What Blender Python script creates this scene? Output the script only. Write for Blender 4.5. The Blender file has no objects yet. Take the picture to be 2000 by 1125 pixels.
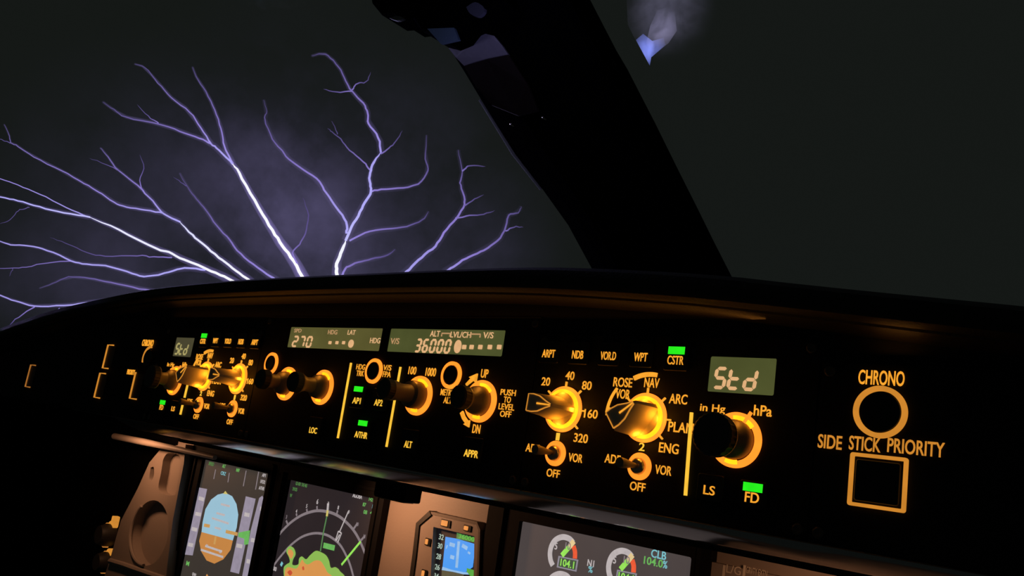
import bpy, bmesh, math, random
from mathutils import Vector, Matrix
random.seed(7)
SC = bpy.context.scene
COL = SC.collection
# ------------------------------------------------------------------ camera
# cockpit frame used below: u = across the panel (right), v = up, n = aft towards the seats (panel face is n = 0)
F_PX = 1668.817
CR = (Vector((0.744319, 0.147041, -0.651436)), Vector((0.021462, 0.969689, 0.243399)), Vector((0.66748, -0.195148, 0.718602)))
CC = Vector((0.407835, 0.004667, 0.328415))
Z0 = 1.2
def W(u, v, n=0.0): return Vector((u, -n, v + Z0))
cam_d = bpy.data.cameras.new('camera'); cam = bpy.data.objects.new('camera', cam_d); COL.objects.link(cam)
cam_d.sensor_width = 36; cam_d.lens = F_PX / 2000 * 36; cam_d.clip_start = 0.01; cam_d.clip_end = 3000
ax = [Vector((c[0], -c[2], c[1])) for c in CR]
M = Matrix.Identity(4)
for i in range(3):
    for j in range(3): M[j][i] = ax[i][j]
M.translation = W(*CC); cam.matrix_world = M
SC.camera = cam
# ------------------------------------------------------------------ colour management
SC.view_settings.view_transform = 'Standard'
SC.view_settings.look = 'None'
SC.view_settings.gamma = 1.0
SC.view_settings.exposure = 0.0
SC.view_settings.use_curve_mapping = False
try:
    SC.cycles.transparent_max_bounces = 96
    SC.cycles.max_bounces = 8
    SC.cycles.volume_bounces = 0
    SC.cycles.use_denoising = True
except Exception: pass
def s2l(c):
    out = []
    for x in c[:3]:
        x = x / 255.0
        out.append(x / 12.92 if x <= 0.04045 else ((x + 0.055) / 1.055) ** 2.4)
    return tuple(out)
def ray(px, py):
    a, b = (px - 1000) / F_PX, -(py - 562.5) / F_PX
    return CR[0] * a + CR[1] * b - CR[2]
def on_n(px, py, n=0.0):
    d = ray(px, py); t = (n - CC[2]) / d[2]
    return (CC[0] + t * d[0], CC[1] + t * d[1])
def far(px, py, dist):
    d = ray(px, py); t = (dist + CC[2]) / -d[2]
    return W(*(CC + d * t))
# ------------------------------------------------------------------ night sky
w = bpy.data.worlds.new('night_sky'); SC.world = w; w.use_nodes = True
nt = w.node_tree; nt.nodes.clear()
N = nt.nodes.new; L = nt.links.new
out = N('ShaderNodeOutputWorld'); bg = N('ShaderNodeBackground'); tc = N('ShaderNodeTexCoord')
no = N('ShaderNodeTexNoise'); no.inputs['Scale'].default_value = 7.0; no.inputs['Detail'].default_value = 7; no.inputs['Roughness'].default_value = 0.6; no.inputs['Distortion'].default_value = 0.0
L(tc.outputs['Generated'], no.inputs['Vector'])
cl = N('ShaderNodeMapRange'); cl.inputs['From Min'].default_value = 0.36; cl.inputs['From Max'].default_value = 0.72
cl.inputs['To Min'].default_value = 0.32; cl.inputs['To Max'].default_value = 1.5
L(no.outputs['Fac'], cl.inputs['Value'])
acc = None
def add(a, b):
    m = N('ShaderNodeMath'); m.operation = 'ADD'
    L(a, m.inputs[0]); L(b, m.inputs[1]); return m.outputs[0]
# cloud lit from inside by the discharge: soft lobes around the storm's direction
for (px, py, rad, s) in ((600, 520, 0.16, 0.050), (640, 500, 0.34, 0.020), (500, 330, 0.13, 0.024), (560, 350, 0.12, 0.022), (300, 520, 0.28, 0.012), (900, 500, 0.14, 0.014), (330, 400, 0.2, 0.006), (740, 300, 0.12, 0.008), (140, 590, 0.15, 0.012)):
    d = ray(px, py); dv = Vector((d[0], -d[2], d[1])).normalized()
    vm = N('ShaderNodeVectorMath'); vm.operation = 'DISTANCE'
    L(tc.outputs['Generated'], vm.inputs[0]); vm.inputs[1].default_value = dv
    mr = N('ShaderNodeMapRange'); mr.interpolation_type = 'SMOOTHERSTEP'
    mr.inputs['From Min'].default_value = rad; mr.inputs['From Max'].default_value = 0.0
    mr.inputs['To Min'].default_value = 0.0; mr.inputs['To Max'].default_value = s
    L(vm.outputs['Value'], mr.inputs['Value'])
    acc = mr.outputs[0] if acc is None else add(acc, mr.outputs[0])
mu = N('ShaderNodeMath'); mu.operation = 'MULTIPLY'; L(acc, mu.inputs[0]); L(cl.outputs[0], mu.inputs[1])
vc = N('ShaderNodeVectorMath'); vc.operation = 'SCALE'; vc.inputs[0].default_value = (0.60, 0.50, 1.15); L(mu.outputs[0], vc.inputs['Scale'])
va = N('ShaderNodeVectorMath'); va.operation = 'ADD'; L(vc.outputs[0], va.inputs[0]); va.inputs[1].default_value = s2l((21, 24, 22))
L(va.outputs[0], bg.inputs['Color']); bg.inputs['Strength'].default_value = 1.0
L(bg.outputs[0], out.inputs['Surface'])
# ------------------------------------------------------------------ lamps, some of them added
def lamp(name, kind, loc, energy, color, size=0.05, sy=None, direction=None):
    d = bpy.data.lights.new(name, kind); d.energy = energy; d.color = color
    if kind == 'AREA':
        d.shape = 'RECTANGLE'; d.size = size; d.size_y = sy or size
    elif kind == 'SUN': d.angle = size
    else: d.shadow_soft_size = size
    o = bpy.data.objects.new(name, d); COL.objects.link(o); o.location = loc
    if direction is not None: o.rotation_euler = Vector(direction).to_track_quat('-Z', 'Y').to_euler()
    return o
WARM = (1.0, 0.46, 0.22)
lamp('flood_light_lamp', 'AREA', W(-0.192, -0.031, -0.135), 0.14, WARM, 0.03, 0.012, (0.10, 0.065, -0.05 - 0.03))
lamp('flood_light_lamp', 'AREA', W(-0.60, -0.030, -0.12), 0.10, WARM, 0.05, 0.012, (0, 0.08, -0.06))
lamp('flood_light_lamp', 'AREA', W(0.23, -0.026, -0.10), 0.05, WARM, 0.03, 0.012, (0, 0.1, -0.08))
lamp('hood_fill_lamp', 'AREA', W(-0.01, .0765, .0030), 0.0052, (1.0, .34, .05), 0.52, 0.003, (0, -.15, 1))  # added strip lamp, shines up only to brighten the hood's underside
lamp('hood_fill_lamp', 'AREA', W(0.301, .0630, .0050), 0.0005, (1.0, .36, .06), 0.014, 0.003, (0, -.1, 1))  # added short lamp for the patch of chrono glow on the hood
# lightning's light, swung hard left so the strip along the post catches it
dd = ray(520, 470); dv = Vector((dd[0], -dd[2], dd[1])).normalized()
lamp('lightning_flash', 'SUN', W(-1, 2, -5), 3.0, (0.55, 0.5, 1.0), 0.25, direction=(.97, -.22, -.10))

# ------------------------------------------------------------------ materials
MATS = {}
def mat(name, base=(0.02, 0.02, 0.02), rough=0.5, metal=0.0, spec=0.5, emit=None, strength=0.0, bump=0.0, bscale=300.0, vary=0.0):
    if name in MATS: return MATS[name]
    m = bpy.data.materials.new(name); m.use_nodes = True; t = m.node_tree
    b = t.nodes['Principled BSDF']
    b.inputs['Base Color'].default_value = (*base, 1); b.inputs['Roughness'].default_value = rough
    b.inputs['Metallic'].default_value = metal; b.inputs['Specular IOR Level'].default_value = spec
    co = t.nodes.new('ShaderNodeTexCoord')
    nz = t.nodes.new('ShaderNodeTexNoise'); nz.inputs['Scale'].default_value = bscale; nz.inputs['Detail'].default_value = 3
    t.links.new(co.outputs['Object'], nz.inputs['Vector'])
    if emit is not None:
        b.inputs['Emission Color'].default_value = (*emit, 1)
        mr = t.nodes.new('ShaderNodeMapRange'); mr.inputs['From Min'].default_value = 0.3; mr.inputs['From Max'].default_value = 0.7
        mr.inputs['To Min'].default_value = strength * (1 - vary); mr.inputs['To Max'].default_value = strength * (1 + vary)
        t.links.new(nz.outputs['Fac'], mr.inputs['Value']); t.links.new(mr.outputs[0], b.inputs['Emission Strength'])
    else:
        mr = t.nodes.new('ShaderNodeMapRange'); mr.inputs['To Min'].default_value = max(0, rough - 0.06); mr.inputs['To Max'].default_value = min(1, rough + 0.06)
        t.links.new(nz.outputs['Fac'], mr.inputs['Value']); t.links.new(mr.outputs[0], b.inputs['Roughness'])
        if bump > 0:
            bp = t.nodes.new('ShaderNodeBump'); bp.inputs['Strength'].default_value = bump; bp.inputs['Distance'].default_value = 0.0004
            t.links.new(nz.outputs['Fac'], bp.inputs['Height']); t.links.new(bp.outputs[0], b.inputs['Normal'])
    MATS[name] = m; return m
def em(name, rgb, k=1.0, vary=0.08, bscale=260.0, base=(0.02, 0.02, 0.02)):
    c = s2l(rgb); return mat(name, base=base, rough=0.6, emit=c, strength=k, vary=vary, bscale=bscale)
M_PANEL = mat('panel_paint', (0.006, 0.006, 0.007), 0.75, spec=0.2, bump=0.25, bscale=900)
M_HOOD = mat('hood_leather', (0.010, 0.009, 0.008), 0.6, spec=0.3, bump=0.5, bscale=700)
M_LIP = mat('lip_gloss', (0.40, 0.40, 0.42), 0.16, metal=0.75, spec=0.9, bump=0.04, bscale=60)
M_KNOB = mat('knob_black', (0.22, 0.18, 0.15), 0.5, bump=0.2, bscale=1200)
M_KNOBG = mat('knob_grey', (0.60, 0.52, 0.42), 0.65, bump=0.1, bscale=900)
M_CAP = mat('knob_cap', (0.03, 0.027, 0.025), 0.55)
M_BTN = mat('button_cap', (0.006, 0.006, 0.006), 0.4, spec=0.3)
M_BEZ = mat('display_bezel', (0.006, 0.006, 0.007), 0.75, spec=0.12, bump=0.1)
M_MIP = mat('instrument_panel_paint', (0.30, 0.25, 0.22), 0.55, bump=0.2, bscale=500)
M_POST = mat('post_trim', (0.004, 0.004, 0.005), 1.0, spec=0.0, bump=0.3, bscale=200)
M_CHROME = mat('lever_metal', (0.55, 0.5, 0.45), 0.3, metal=1.0)
M_LEG = em('legend_amber', (255, 168, 48), 0.95, 0.14, 350)
M_LEGY = em('legend_yellow', (255, 196, 60), 1.0, 0.1)
M_RING = mat('ring_amber', emit=(1.5, .36, .028), strength=1.0, vary=.1, bscale=120)
M_RINGY = mat('ring_yellow', emit=(3.2, .78, .012), strength=1.0, vary=.18, bscale=90)
M_FRAME = em('frame_amber', (226, 146, 50), 0.80, 0.1, 120)
M_DIM = em('frame_dim', (190, 120, 50), 0.7, 0.15, 120)
M_GREEN = em('bar_green', (40, 240, 30), 1.0, 0.06)
M_LCD = em('lcd_olive', (88, 84, 44), 1.0, 0.12, 40)
M_LCDG = em('lcd_green', (76, 80, 42), 1.0, 0.12, 40)
M_DIG = em('lcd_digit', (228, 178, 126), 0.95, 0.06)
M_DIGD = em('lcd_digit_dim', (196, 150, 104), 0.9, 0.06)

# ------------------------------------------------------------------ object helpers
def empty(name, loc, label, cat, group=None):
    o = bpy.data.objects.new(name, None); COL.objects.link(o); o.location = loc
    o.empty_display_size = 0.02; o['label'] = label; o['category'] = cat
    if group: o['group'] = group
    return o
def root_loc(o):
    l = Vector((0, 0, 0))
    while o is not None: l += o.location; o = o.parent
    return l
def link(name, me, m, parent=None, smooth=False):
    me.materials.clear(); me.materials.append(m)
    if smooth:
        for p in me.polygons: p.use_smooth = True
    o = bpy.data.objects.new(name, me); COL.objects.link(o)
    if parent is not None:
        me.transform(Matrix.Translation(-root_loc(parent))); o.parent = parent
    return o
def centre_origin(o):
    if not len(o.data.vertices): return
    c = sum((v.co for v in o.data.vertices), Vector()) / len(o.data.vertices)
    o.data.transform(Matrix.Translation(-c)); o.location = c
def fin(name, bm, m, parent=None, smooth=False, label=None):
    bmesh.ops.recalc_face_normals(bm, faces=bm.faces[:])
    me = bpy.data.meshes.new(name); bm.to_mesh(me); bm.free()
    o = link(name, me, m, parent, False)
    if smooth:
        for p in me.polygons: p.use_smooth = True
        try: me.set_sharp_from_angle(angle=math.radians(35))
        except Exception: pass
    if label: o['label'] = label
    return o
def tag(o, label, cat, group=None):
    o['label'] = label; o['category'] = cat
    if group: o['group'] = group
    return o
def structure(o): o['kind'] = 'structure'; return o
def prism(bm, pts, n0, n1, inset=0.0):
    """closed polygon pts (u,v) from n0 (back) to n1 (front), optional front chamfer"""
    k = len(pts)
    cu = sum(p[0] for p in pts) / k; cv = sum(p[1] for p in pts) / k
    def ringv(n, s):
        r = []
        for (a, b) in pts:
            d = math.hypot(a - cu, b - cv) or 1
            f = max(0, (d - s)) / d
            r.append(bm.verts.new(W(cu + (a - cu) * f, cv + (b - cv) * f, n)))
        return r
    rs = [ringv(n0, 0)]
    if inset > 0: rs += [ringv(n1 - inset, 0), ringv(n1, inset)]
    else: rs.append(ringv(n1, 0))
    for a, b in zip(rs, rs[1:]):
        for i in range(k): bm.faces.new((a[i], a[(i + 1) % k], b[(i + 1) % k], b[i]))
    bm.faces.new(rs[0][::-1]); bm.faces.new(rs[-1])
def box(bm, u0, u1, v0, v1, n0, n1, inset=0.0): prism(bm, [(u0, v0), (u1, v0), (u1, v1), (u0, v1)], n0, n1, inset)
def rrect(u0, u1, v0, v1, r, k=5):
    pts = []
    for (cx, cy, a0) in ((u1 - r, v1 - r, 0), (u0 + r, v1 - r, 90), (u0 + r, v0 + r, 180), (u1 - r, v0 + r, 270)):
        for i in range(k + 1):
            a = math.radians(a0 + 90 * i / k); pts.append((cx + r * math.cos(a), cy + r * math.sin(a)))
    return pts
def circ(cu, cv, r, k=48, a0=0, a1=360):
    full = abs(a1 - a0) >= 360
    nn = k if full else k + 1
    return [(cu + r * math.cos(math.radians(a0 + (a1 - a0) * i / k)), cv + r * math.sin(math.radians(a0 + (a1 - a0) * i / k))) for i in range(nn)]
def lathe(bm, cu, cv, prof, k=48, axis_off=(0, 0), knurl=0.0):
    """prof: list of (radius, n); axis runs along n"""
    rs = []
    for (r, n) in prof:
        row = []
        for i in range(k):
            a = 2 * math.pi * i / k
            rr = r * (1 - (knurl if i % 2 else 0))
            row.append(bm.verts.new(W(cu + axis_off[0] * n + rr * math.cos(a), cv + axis_off[1] * n + rr * math.sin(a), n)))
        rs.append(row)
    for a, b in zip(rs, rs[1:]):
        for i in range(k): bm.faces.new((a[i], a[(i + 1) % k], b[(i + 1) % k], b[i]))
    bm.faces.new(rs[0][::-1]); bm.faces.new(rs[-1])
def annulus(bm, cu, cv, r0, r1, n0, n1, a0=0, a1=360, k=56):
    full = abs(a1 - a0) >= 360
    A = circ(cu, cv, r0, k, a0, a1); B = circ(cu, cv, r1, k, a0, a1); m_ = len(A)
    vs = [[bm.verts.new(W(p[0], p[1], n)) for p in P] for (P, n) in ((A, n0), (B, n0), (B, n1), (A, n1))]
    for i in range(m_ if full else m_ - 1):
        j = (i + 1) % m_
        for q in range(4): bm.faces.new((vs[q][i], vs[q][j], vs[(q + 1) % 4][j], vs[(q + 1) % 4][i]))
    if not full:
        bm.faces.new([vs[q][0] for q in range(4)]); bm.faces.new([vs[q][-1] for q in range(4)][::-1])
def frame(bm, u0, u1, v0, v1, t, n0, n1, r=0.002):
    O = rrect(u0, u1, v0, v1, r); I = rrect(u0 + t, u1 - t, v0 + t, v1 - t, max(r - t, 0.0003)); k = len(O)
    vs = [[bm.verts.new(W(p[0], p[1], n)) for p in P] for (P, n) in ((I, n0), (O, n0), (O, n1), (I, n1))]
    for i in range(k):
        j = (i + 1) % k
        for q in range(4): bm.faces.new((vs[q][i], vs[q][j], vs[(q + 1) % 4][j], vs[(q + 1) % 4][i]))
def smoothpts(P, k=6):
    if len(P) < 3: return list(P)
    Q = [P[0]] + list(P) + [P[-1]]; o = []
    for i in range(1, len(Q) - 2):
        for s in range(k):
            t = s / k
            o.append(tuple(0.5 * (2 * Q[i][d] + (Q[i + 1][d] - Q[i - 1][d]) * t + (2 * Q[i - 1][d] - 5 * Q[i][d] + 4 * Q[i + 1][d] - Q[i + 2][d]) * t * t + (-Q[i - 1][d] + 3 * Q[i][d] - 3 * Q[i + 1][d] + Q[i + 2][d]) * t ** 3) for d in range(len(P[0]))))
    o.append(tuple(P[-1])); return o
def ribbon(bm, P, wd, n0, n1, sm=True):
    """flat stroke of width wd through (u,v) points, with thickness"""
    if sm: P = smoothpts(P)
    Lf, Rt = [], []
    for i, p in enumerate(P):
        a = P[max(0, i - 1)]; b = P[min(len(P) - 1, i + 1)]
        d = Vector((b[0] - a[0], b[1] - a[1])); d.normalize() if d.length > 0 else None
        h = (wd[0] + (wd[1] - wd[0]) * i / (len(P) - 1) if isinstance(wd, tuple) else wd) / 2
        Lf.append((p[0] - d.y * h, p[1] + d.x * h)); Rt.append((p[0] + d.y * h, p[1] - d.x * h))
    vs = [[bm.verts.new(W(p[0], p[1], n)) for p in S] for (S, n) in ((Lf, n0), (Rt, n0), (Rt, n1), (Lf, n1))]
    for i in range(len(P) - 1):
        for q in range(4): bm.faces.new((vs[q][i], vs[q][i + 1], vs[(q + 1) % 4][i + 1], vs[(q + 1) % 4][i]))
    bm.faces.new([vs[q][0] for q in range(4)]); bm.faces.new([vs[q][-1] for q in range(4)][::-1])
def holed(name, outer, holes, n0, n1, m, parent):
    """plate with holes from n0 to n1"""
    cu = bpy.data.curves.new(name, 'CURVE'); cu.dimensions = '2D'; cu.fill_mode = 'BOTH'; cu.extrude = (n1 - n0) / 2
    for P in [outer] + holes:
        s = cu.splines.new('POLY'); s.points.add(len(P) - 1)
        for i, p in enumerate(P): s.points[i].co = (p[0], p[1], 0, 1)
        s.use_cyclic_u = True
    return conv(name, cu, n0 + (n1 - n0) / 2, m, parent)
UV = Matrix(((1, 0, 0, 0), (0, 0, -1, 0), (0, 1, 0, Z0), (0, 0, 0, 1)))
def conv(name, cu, n, m, parent, pre=None):
    o = bpy.data.objects.new('tmp', cu); COL.objects.link(o)
    dg = bpy.context.evaluated_depsgraph_get(); dg.update()
    me = bpy.data.meshes.new_from_object(o.evaluated_get(dg)); me.name = name
    bpy.data.objects.remove(o); bpy.data.curves.remove(cu)
    me.transform(UV @ Matrix.Translation((0, 0, n)) @ (pre or Matrix.Identity(4)))
    return link(name, me, m, parent)
def text(s, u, v, h, n, m, parent, width=None, bold=0.0, name='legend', rot=0.0, shear=0.0, sx=0.82):
    if u < -.13 and n > -.05: bold = .035      # the small print of the far unit is heavier
    cu = bpy.data.curves.new(name, 'FONT'); cu.body = s; cu.size = 1.0
    cu.align_x = 'CENTER'; cu.align_y = 'CENTER'; cu.extrude = 0.02; cu.offset = bold; cu.resolution_u = 4; cu.space_line = 0.8; cu.shear = shear
    o = bpy.data.objects.new('tmp', cu); COL.objects.link(o)
    dg = bpy.context.evaluated_depsgraph_get(); dg.update()
    me = bpy.data.meshes.new_from_object(o.evaluated_get(dg)); me.name = name
    bpy.data.objects.remove(o); bpy.data.curves.remove(cu)
    xs = [q.co.x for q in me.vertices]; ys = [q.co.y for q in me.vertices]
    w0, h0 = max(xs) - min(xs), max(ys) - min(ys); cx, cy = (max(xs) + min(xs)) / 2, (max(ys) + min(ys)) / 2
    k = h / h0; kx = (width / w0) if width else k * sx
    Mx = Matrix.Translation((u, v, n)) @ Matrix.Rotation(math.radians(rot), 4, 'Z') @ Matrix.Diagonal((kx, k, k if k < .01 else .01, 1)) @ Matrix.Translation((-cx, -cy, 0))
    me.transform(UV @ Mx)
    return link(name, me, m, parent)
SEG = {'0': 'abcdef', '1': 'bc', '2': 'abged', '3': 'abgcd', '6': 'afgcde', '7': 'abc', 'S': 'afgcd', 't': 'fged', 'd': 'bcdeg', '-': 'g'}
def seven(bm, ch, u, v, wd, h, t, n0, n1, sh=0.12):
    x0, x1, y0, ym, y1 = -wd / 2, wd / 2, -h / 2, 0, h / 2; g = t * 0.12
    segs = {'a': ((x0, y1), (x1, y1)), 'g': ((x0, ym), (x1, ym)), 'd': ((x0, y0), (x1, y0)), 'f': ((x0, ym), (x0, y1)), 'b': ((x1, ym), (x1, y1)), 'e': ((x0, y0), (x0, ym)), 'c': ((x1, y0), (x1, ym))}
    for s in SEG[ch]:
        (ax_, ay), (bx_, by) = segs[s]
        dx, dy = bx_ - ax_, by - ay; l = math.hypot(dx, dy); dx /= l; dy /= l
        ax_ += dx * g; ay += dy * g; bx_ -= dx * g; by -= dy * g
        P = [(ax_, ay), (ax_ + dx * t / 2 - dy * t / 2, ay + dy * t / 2 + dx * t / 2), (bx_ - dx * t / 2 - dy * t / 2, by - dy * t / 2 + dx * t / 2), (bx_, by), (bx_ - dx * t / 2 + dy * t / 2, by - dy * t / 2 - dx * t / 2), (ax_ + dx * t / 2 + dy * t / 2, ay + dy * t / 2 - dx * t / 2)]
        prism(bm, [(u + p[0] + p[1] * sh, v + p[1]) for p in P], n0, n1)
def tube(bm, P, R, k=8, layer=None, heat=None, caps=True):
    """round tube through world points P with radii R"""
    rows = []; T = None; Nn = None
    for i, p in enumerate(P):
        a = P[max(0, i - 1)]; b = P[min(len(P) - 1, i + 1)]; t = (b - a).normalized()
        if Nn is None:
            Nn = t.orthogonal().normalized()
        else:
            Nn = (Nn - t * Nn.dot(t)).normalized()
        B = t.cross(Nn); row = []
        for j in range(k):
            an = 2 * math.pi * j / k
            vv = bm.verts.new(p + (Nn * math.cos(an) + B * math.sin(an)) * R[i])
            if layer is not None: vv[layer] = heat[i]
            row.append(vv)
        rows.append(row)
    for a, b in zip(rows, rows[1:]):
        for j in range(k): bm.faces.new((a[j], a[(j + 1) % k], b[(j + 1) % k], b[j]))
    if caps: bm.faces.new(rows[0][::-1]); bm.faces.new(rows[-1])

# ------------------------------------------------------------------ the glareshield
def lerp(T, u):
    if u <= T[0][0]: return T[0][1]
    for (a, b), (c, d) in zip(T, T[1:]):
        if u <= c:
            t = (u - a) / (c - a); return b + (d - b) * t
    return T[-1][1]
TT = smoothpts([(-1.1, .0), (-.90, .028), (-.75, .046), (-.637, .0628), (-.504, .0824), (-.39, .0938), (-.294, .1010), (-.209, .1038), (-.137, .1048), (-.0193, .1046), (.11, .1037), (.175, .1003), (.229, .0956), (.2526, .0925), (.2938, .0872), (.3444, .0811), (.45, .068), (.62, .05)], 4)
SS = smoothpts([(-1.1, -.03), (-.90, .004), (-.75, .026), (-.637, .046), (-.504, .066), (-.39, .0805), (-.2866, .0882), (-.2034, .0902), (-.0152, .0905), (.1126, .0885), (.2053, .0828), (.2494, .0785), (.3444, .0675), (.45, .055), (.62, .04)], 4)
us = [-1.1 + i * 0.02 for i in range(86)]
hood = empty('glareshield', W(0, 0, -0.1), 'long black glareshield arching above the lit control panels, below both windscreens', 'glareshield')
def sweep(name, prof, m, parent, smooth=True, uu=us):
    bm = bmesh.new(); rows = []
    for u in uu:
        rows.append([bm.verts.new(W(u, v, n)) for (n, v) in prof(u)])
    k = len(rows[0])
    for a, b in zip(rows, rows[1:]):
        for i in range(k): bm.faces.new((a[i], a[(i + 1) % k], b[(i + 1) % k], b[i]))
    bm.faces.new(rows[0]); bm.faces.new(rows[-1][::-1])
    return fin(name, bm, m, parent, smooth)
def hood_prof(u):
    T, S = lerp(TT, u), lerp(SS, u)
    return [(-.36, T - .020), (-.2, T - .008), (-.1, T - .003), (-.04, T - .0005), (-.005, T), (.008, T - .001), (.0145, T - .004), (.017, T - .009), (.0172, S + .0035), (.0165, S + .0015),
            (.0148, S + .0003), (.0122, S - .0002), (.0110, S + .0016), (.0098, S + .0016), (.0085, S - .0006), (.0062, S - .0014), (.003, S - .002), (-.0015, S - .0035), (-.012, S - .0035), (-.36, T - .035)]
sweep('pad', hood_prof, M_HOOD, hood)
sweep('fascia', lambda u: [(-.0012, lerp(SS, u) - .0032), (-.0012, -.0095), (-.010, -.0095), (-.010, lerp(SS, u) - .0032)], M_PANEL, hood, False)
def lipwave(u): return 0.0
def lip_prof(u):
    e = 0.0016 * math.exp(-((u - .262) / .02) ** 2)
    return [(-.009, -.0090), (.0004, -.0090), (.0010, -.0094), (.0006, -.0100), (-.004, -.0120 - e), (-.010, -.0142 - e), (-.016, -.0160), (-.021, -.0174), (-.024, -.0180), (-.026, -.0176), (-.026, -.0120)]
sweep('lower_lip', lip_prof, M_LIP, hood, True, [-.33 + i * .02 for i in range(48)])
sweep('lip_underside', lambda u: [(-.0262, -.0150), (-.034, -.0195), (-.060, -.0212), (-.062, -.0235), (-.100, -.0245), (-.100, -.0150)], mat('underside_black', (0.008, 0.007, 0.006), 0.7, spec=.15), hood, False, [-.33 + i * .02 for i in range(48)])

# ------------------------------------------------------------------ controls (parts of the control units)
TH = 0.0006           # face of lettering above the plates
def ring_part(parent, cu, cv, r0, r1, m, a0=0, a1=360, name='light_ring', n1=0.0010):
    bm = bmesh.new(); annulus(bm, cu, cv, r0, r1, 0.0, n1, a0, a1); return fin(name, bm, m, parent)
def selector(parent, cu, cv, depth, r0=.0112, kr=.0078, tip=.0058, two=False, a0=0, a1=360, m=None, name='selector_knob'):
    """round push-pull selector: lit ring at its foot, waisted skirt and a flat cap"""
    bm = bmesh.new()
    if two: prof = [(kr, 0), (kr, .006), (kr * .95, .0075), (kr * .66, .008), (kr * .60, depth * .55), (kr * .72, depth * .72), (tip * .96, depth - .006), (tip, depth - .005)]
    else: prof = [(kr * .96, 0), (kr, .003), (kr * .92, .006), (kr * .62, .0085), (kr * .56, depth * .55), (kr * .7, depth * .70), (tip * .98, depth - .006), (tip, depth - .005)]
    lathe(bm, cu, cv, prof, 48)
    k = fin(name, bm, m or M_KNOB, parent, True)
    bm = bmesh.new(); lathe(bm, cu, cv, [(tip, depth - .005), (tip, depth - .0008), (tip - .0008, depth), (.0005, depth)], 48, knurl=.035)
    fin('knob_cap', bm, M_CAP, k, True)
    bm = bmesh.new(); annulus(bm, cu, cv, kr * 1.04, r0, 0, .0010, a0, a1); fin('light_ring', bm, M_RING, k)
    for (a_, b_) in ((38, 100), (248, 282)):
        bm = bmesh.new(); annulus(bm, cu, cv, kr * 1.0, kr * 1.22, 0.0009, .0014, a_, b_); fin('hot_spot', bm, M_RINGY, k)
    la = lamp('integral_lamp', 'POINT', Vector((0, 0, 0)), .0007, (1.0, .36, .03), .0015); la.parent = k; la.location = W(cu + kr * .5, cv + kr * 1.0, .0075) - root_loc(k)
    return k
def rotary(parent, cu, cv, ang, m=None, r=.0111, depth=.0195):
    """rotary switch: glowing dial plus a grey pointer handle lying across it"""
    bm = bmesh.new(); lathe(bm, cu, cv, [(.0082, 0), (.0082, .0018), (.0076, .0026), (.0003, .0028)], 56)
    k = fin('rotary_switch', bm, M_KNOBG, parent, True)
    bm = bmesh.new(); annulus(bm, cu, cv, .0093, r, 0, .0009); fin('light_ring', bm, M_RING, k)
    bm = bmesh.new(); annulus(bm, cu, cv, .0080, .0095, 0, .0022); fin('hot_spot', bm, M_RINGY, k)
    for (lu, lv) in ((.0, .0088), (.0, -.0088), (.0092, .0)):
        la = lamp('integral_lamp', 'POINT', Vector((0, 0, 0)), .0022, (1.0, .33, .015), .0016); la.parent = k; la.location = W(cu + lu, cv + lv, .0045) - root_loc(k)
    # handle: waisted bar, round at the pointed end
    c, s = math.cos(math.radians(ang)), math.sin(math.radians(ang))
    def out_(l0, l1, w0, w1):
        P = [(-l0, -w0), (-l0 * .55, -w0 * 1.05), (0, -w0 * .9), (l1 * .6, -w1), (l1, -w1 * .35), (l1, w1 * .35), (l1 * .6, w1), (0, w0 * .9), (-l0 * .55, w0 * 1.05), (-l0, w0)]
        return [(cu + x * c - y * s, cv + x * s + y * c) for x, y in P]
    bm = bmesh.new(); A = [out_(.0080, .0086, .0058, .0032), out_(.0078, .0084, .0050, .0026), out_(.0076, .0080, .0046, .0022), out_(.0068, .0070, .0040, .0016)]
    ns = [.0024, .008, depth - .0015, depth]; rows = [[bm.verts.new(W(p[0], p[1], n)) for p in P] for P, n in zip(A, ns)]
    for a, b in zip(rows, rows[1:]):
        for i in range(10): bm.faces.new((a[i], a[(i + 1) % 10], b[(i + 1) % 10], b[i]))
    bm.faces.new(rows[0][::-1]); bm.faces.new(rows[-1])
    fin('pointer_handle', bm, M_KNOBG, k, True)
    bm = bmesh.new(); E_ = A[3] + [A[3][0]]; ribbon(bm, E_, .0005, depth - .0004, depth + .0002, False); fin('lit_edge', bm, M_FRAME, k)
    bm = bmesh.new(); P = [(-.001, -.0004), (.0068, -.0003), (.0068, .0003), (-.001, .0004)]
    prism(bm, [(cu + x * c - y * s, cv + x * s + y * c) for x, y in P], depth, depth + .0003); fin('index_line', bm, M_LEG, k)
    return k
def toggle(parent, cu, cv):
    bm = bmesh.new(); lathe(bm, cu, cv, [(.0036, 0), (.0036, .0024), (.0029, .0034), (.0026, .0036), (.0016, .0038)], 24)
    k = fin('toggle_switch', bm, M_CHROME, parent, True)
    bm = bmesh.new(); annulus(bm, cu, cv, .0037, .0060, 0, .0009); fin('light_ring', bm, M_RING, k)
    bm = bmesh.new(); lathe(bm, cu, cv, [(.0011, .0030), (.0014, .007), (.0020, .0105), (.0024, .0140), (.0021, .0152), (.0008, .0156)], 20, axis_off=(-.05, .02)); fin('lever', bm, M_KNOB, k, True)
    return k
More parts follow.
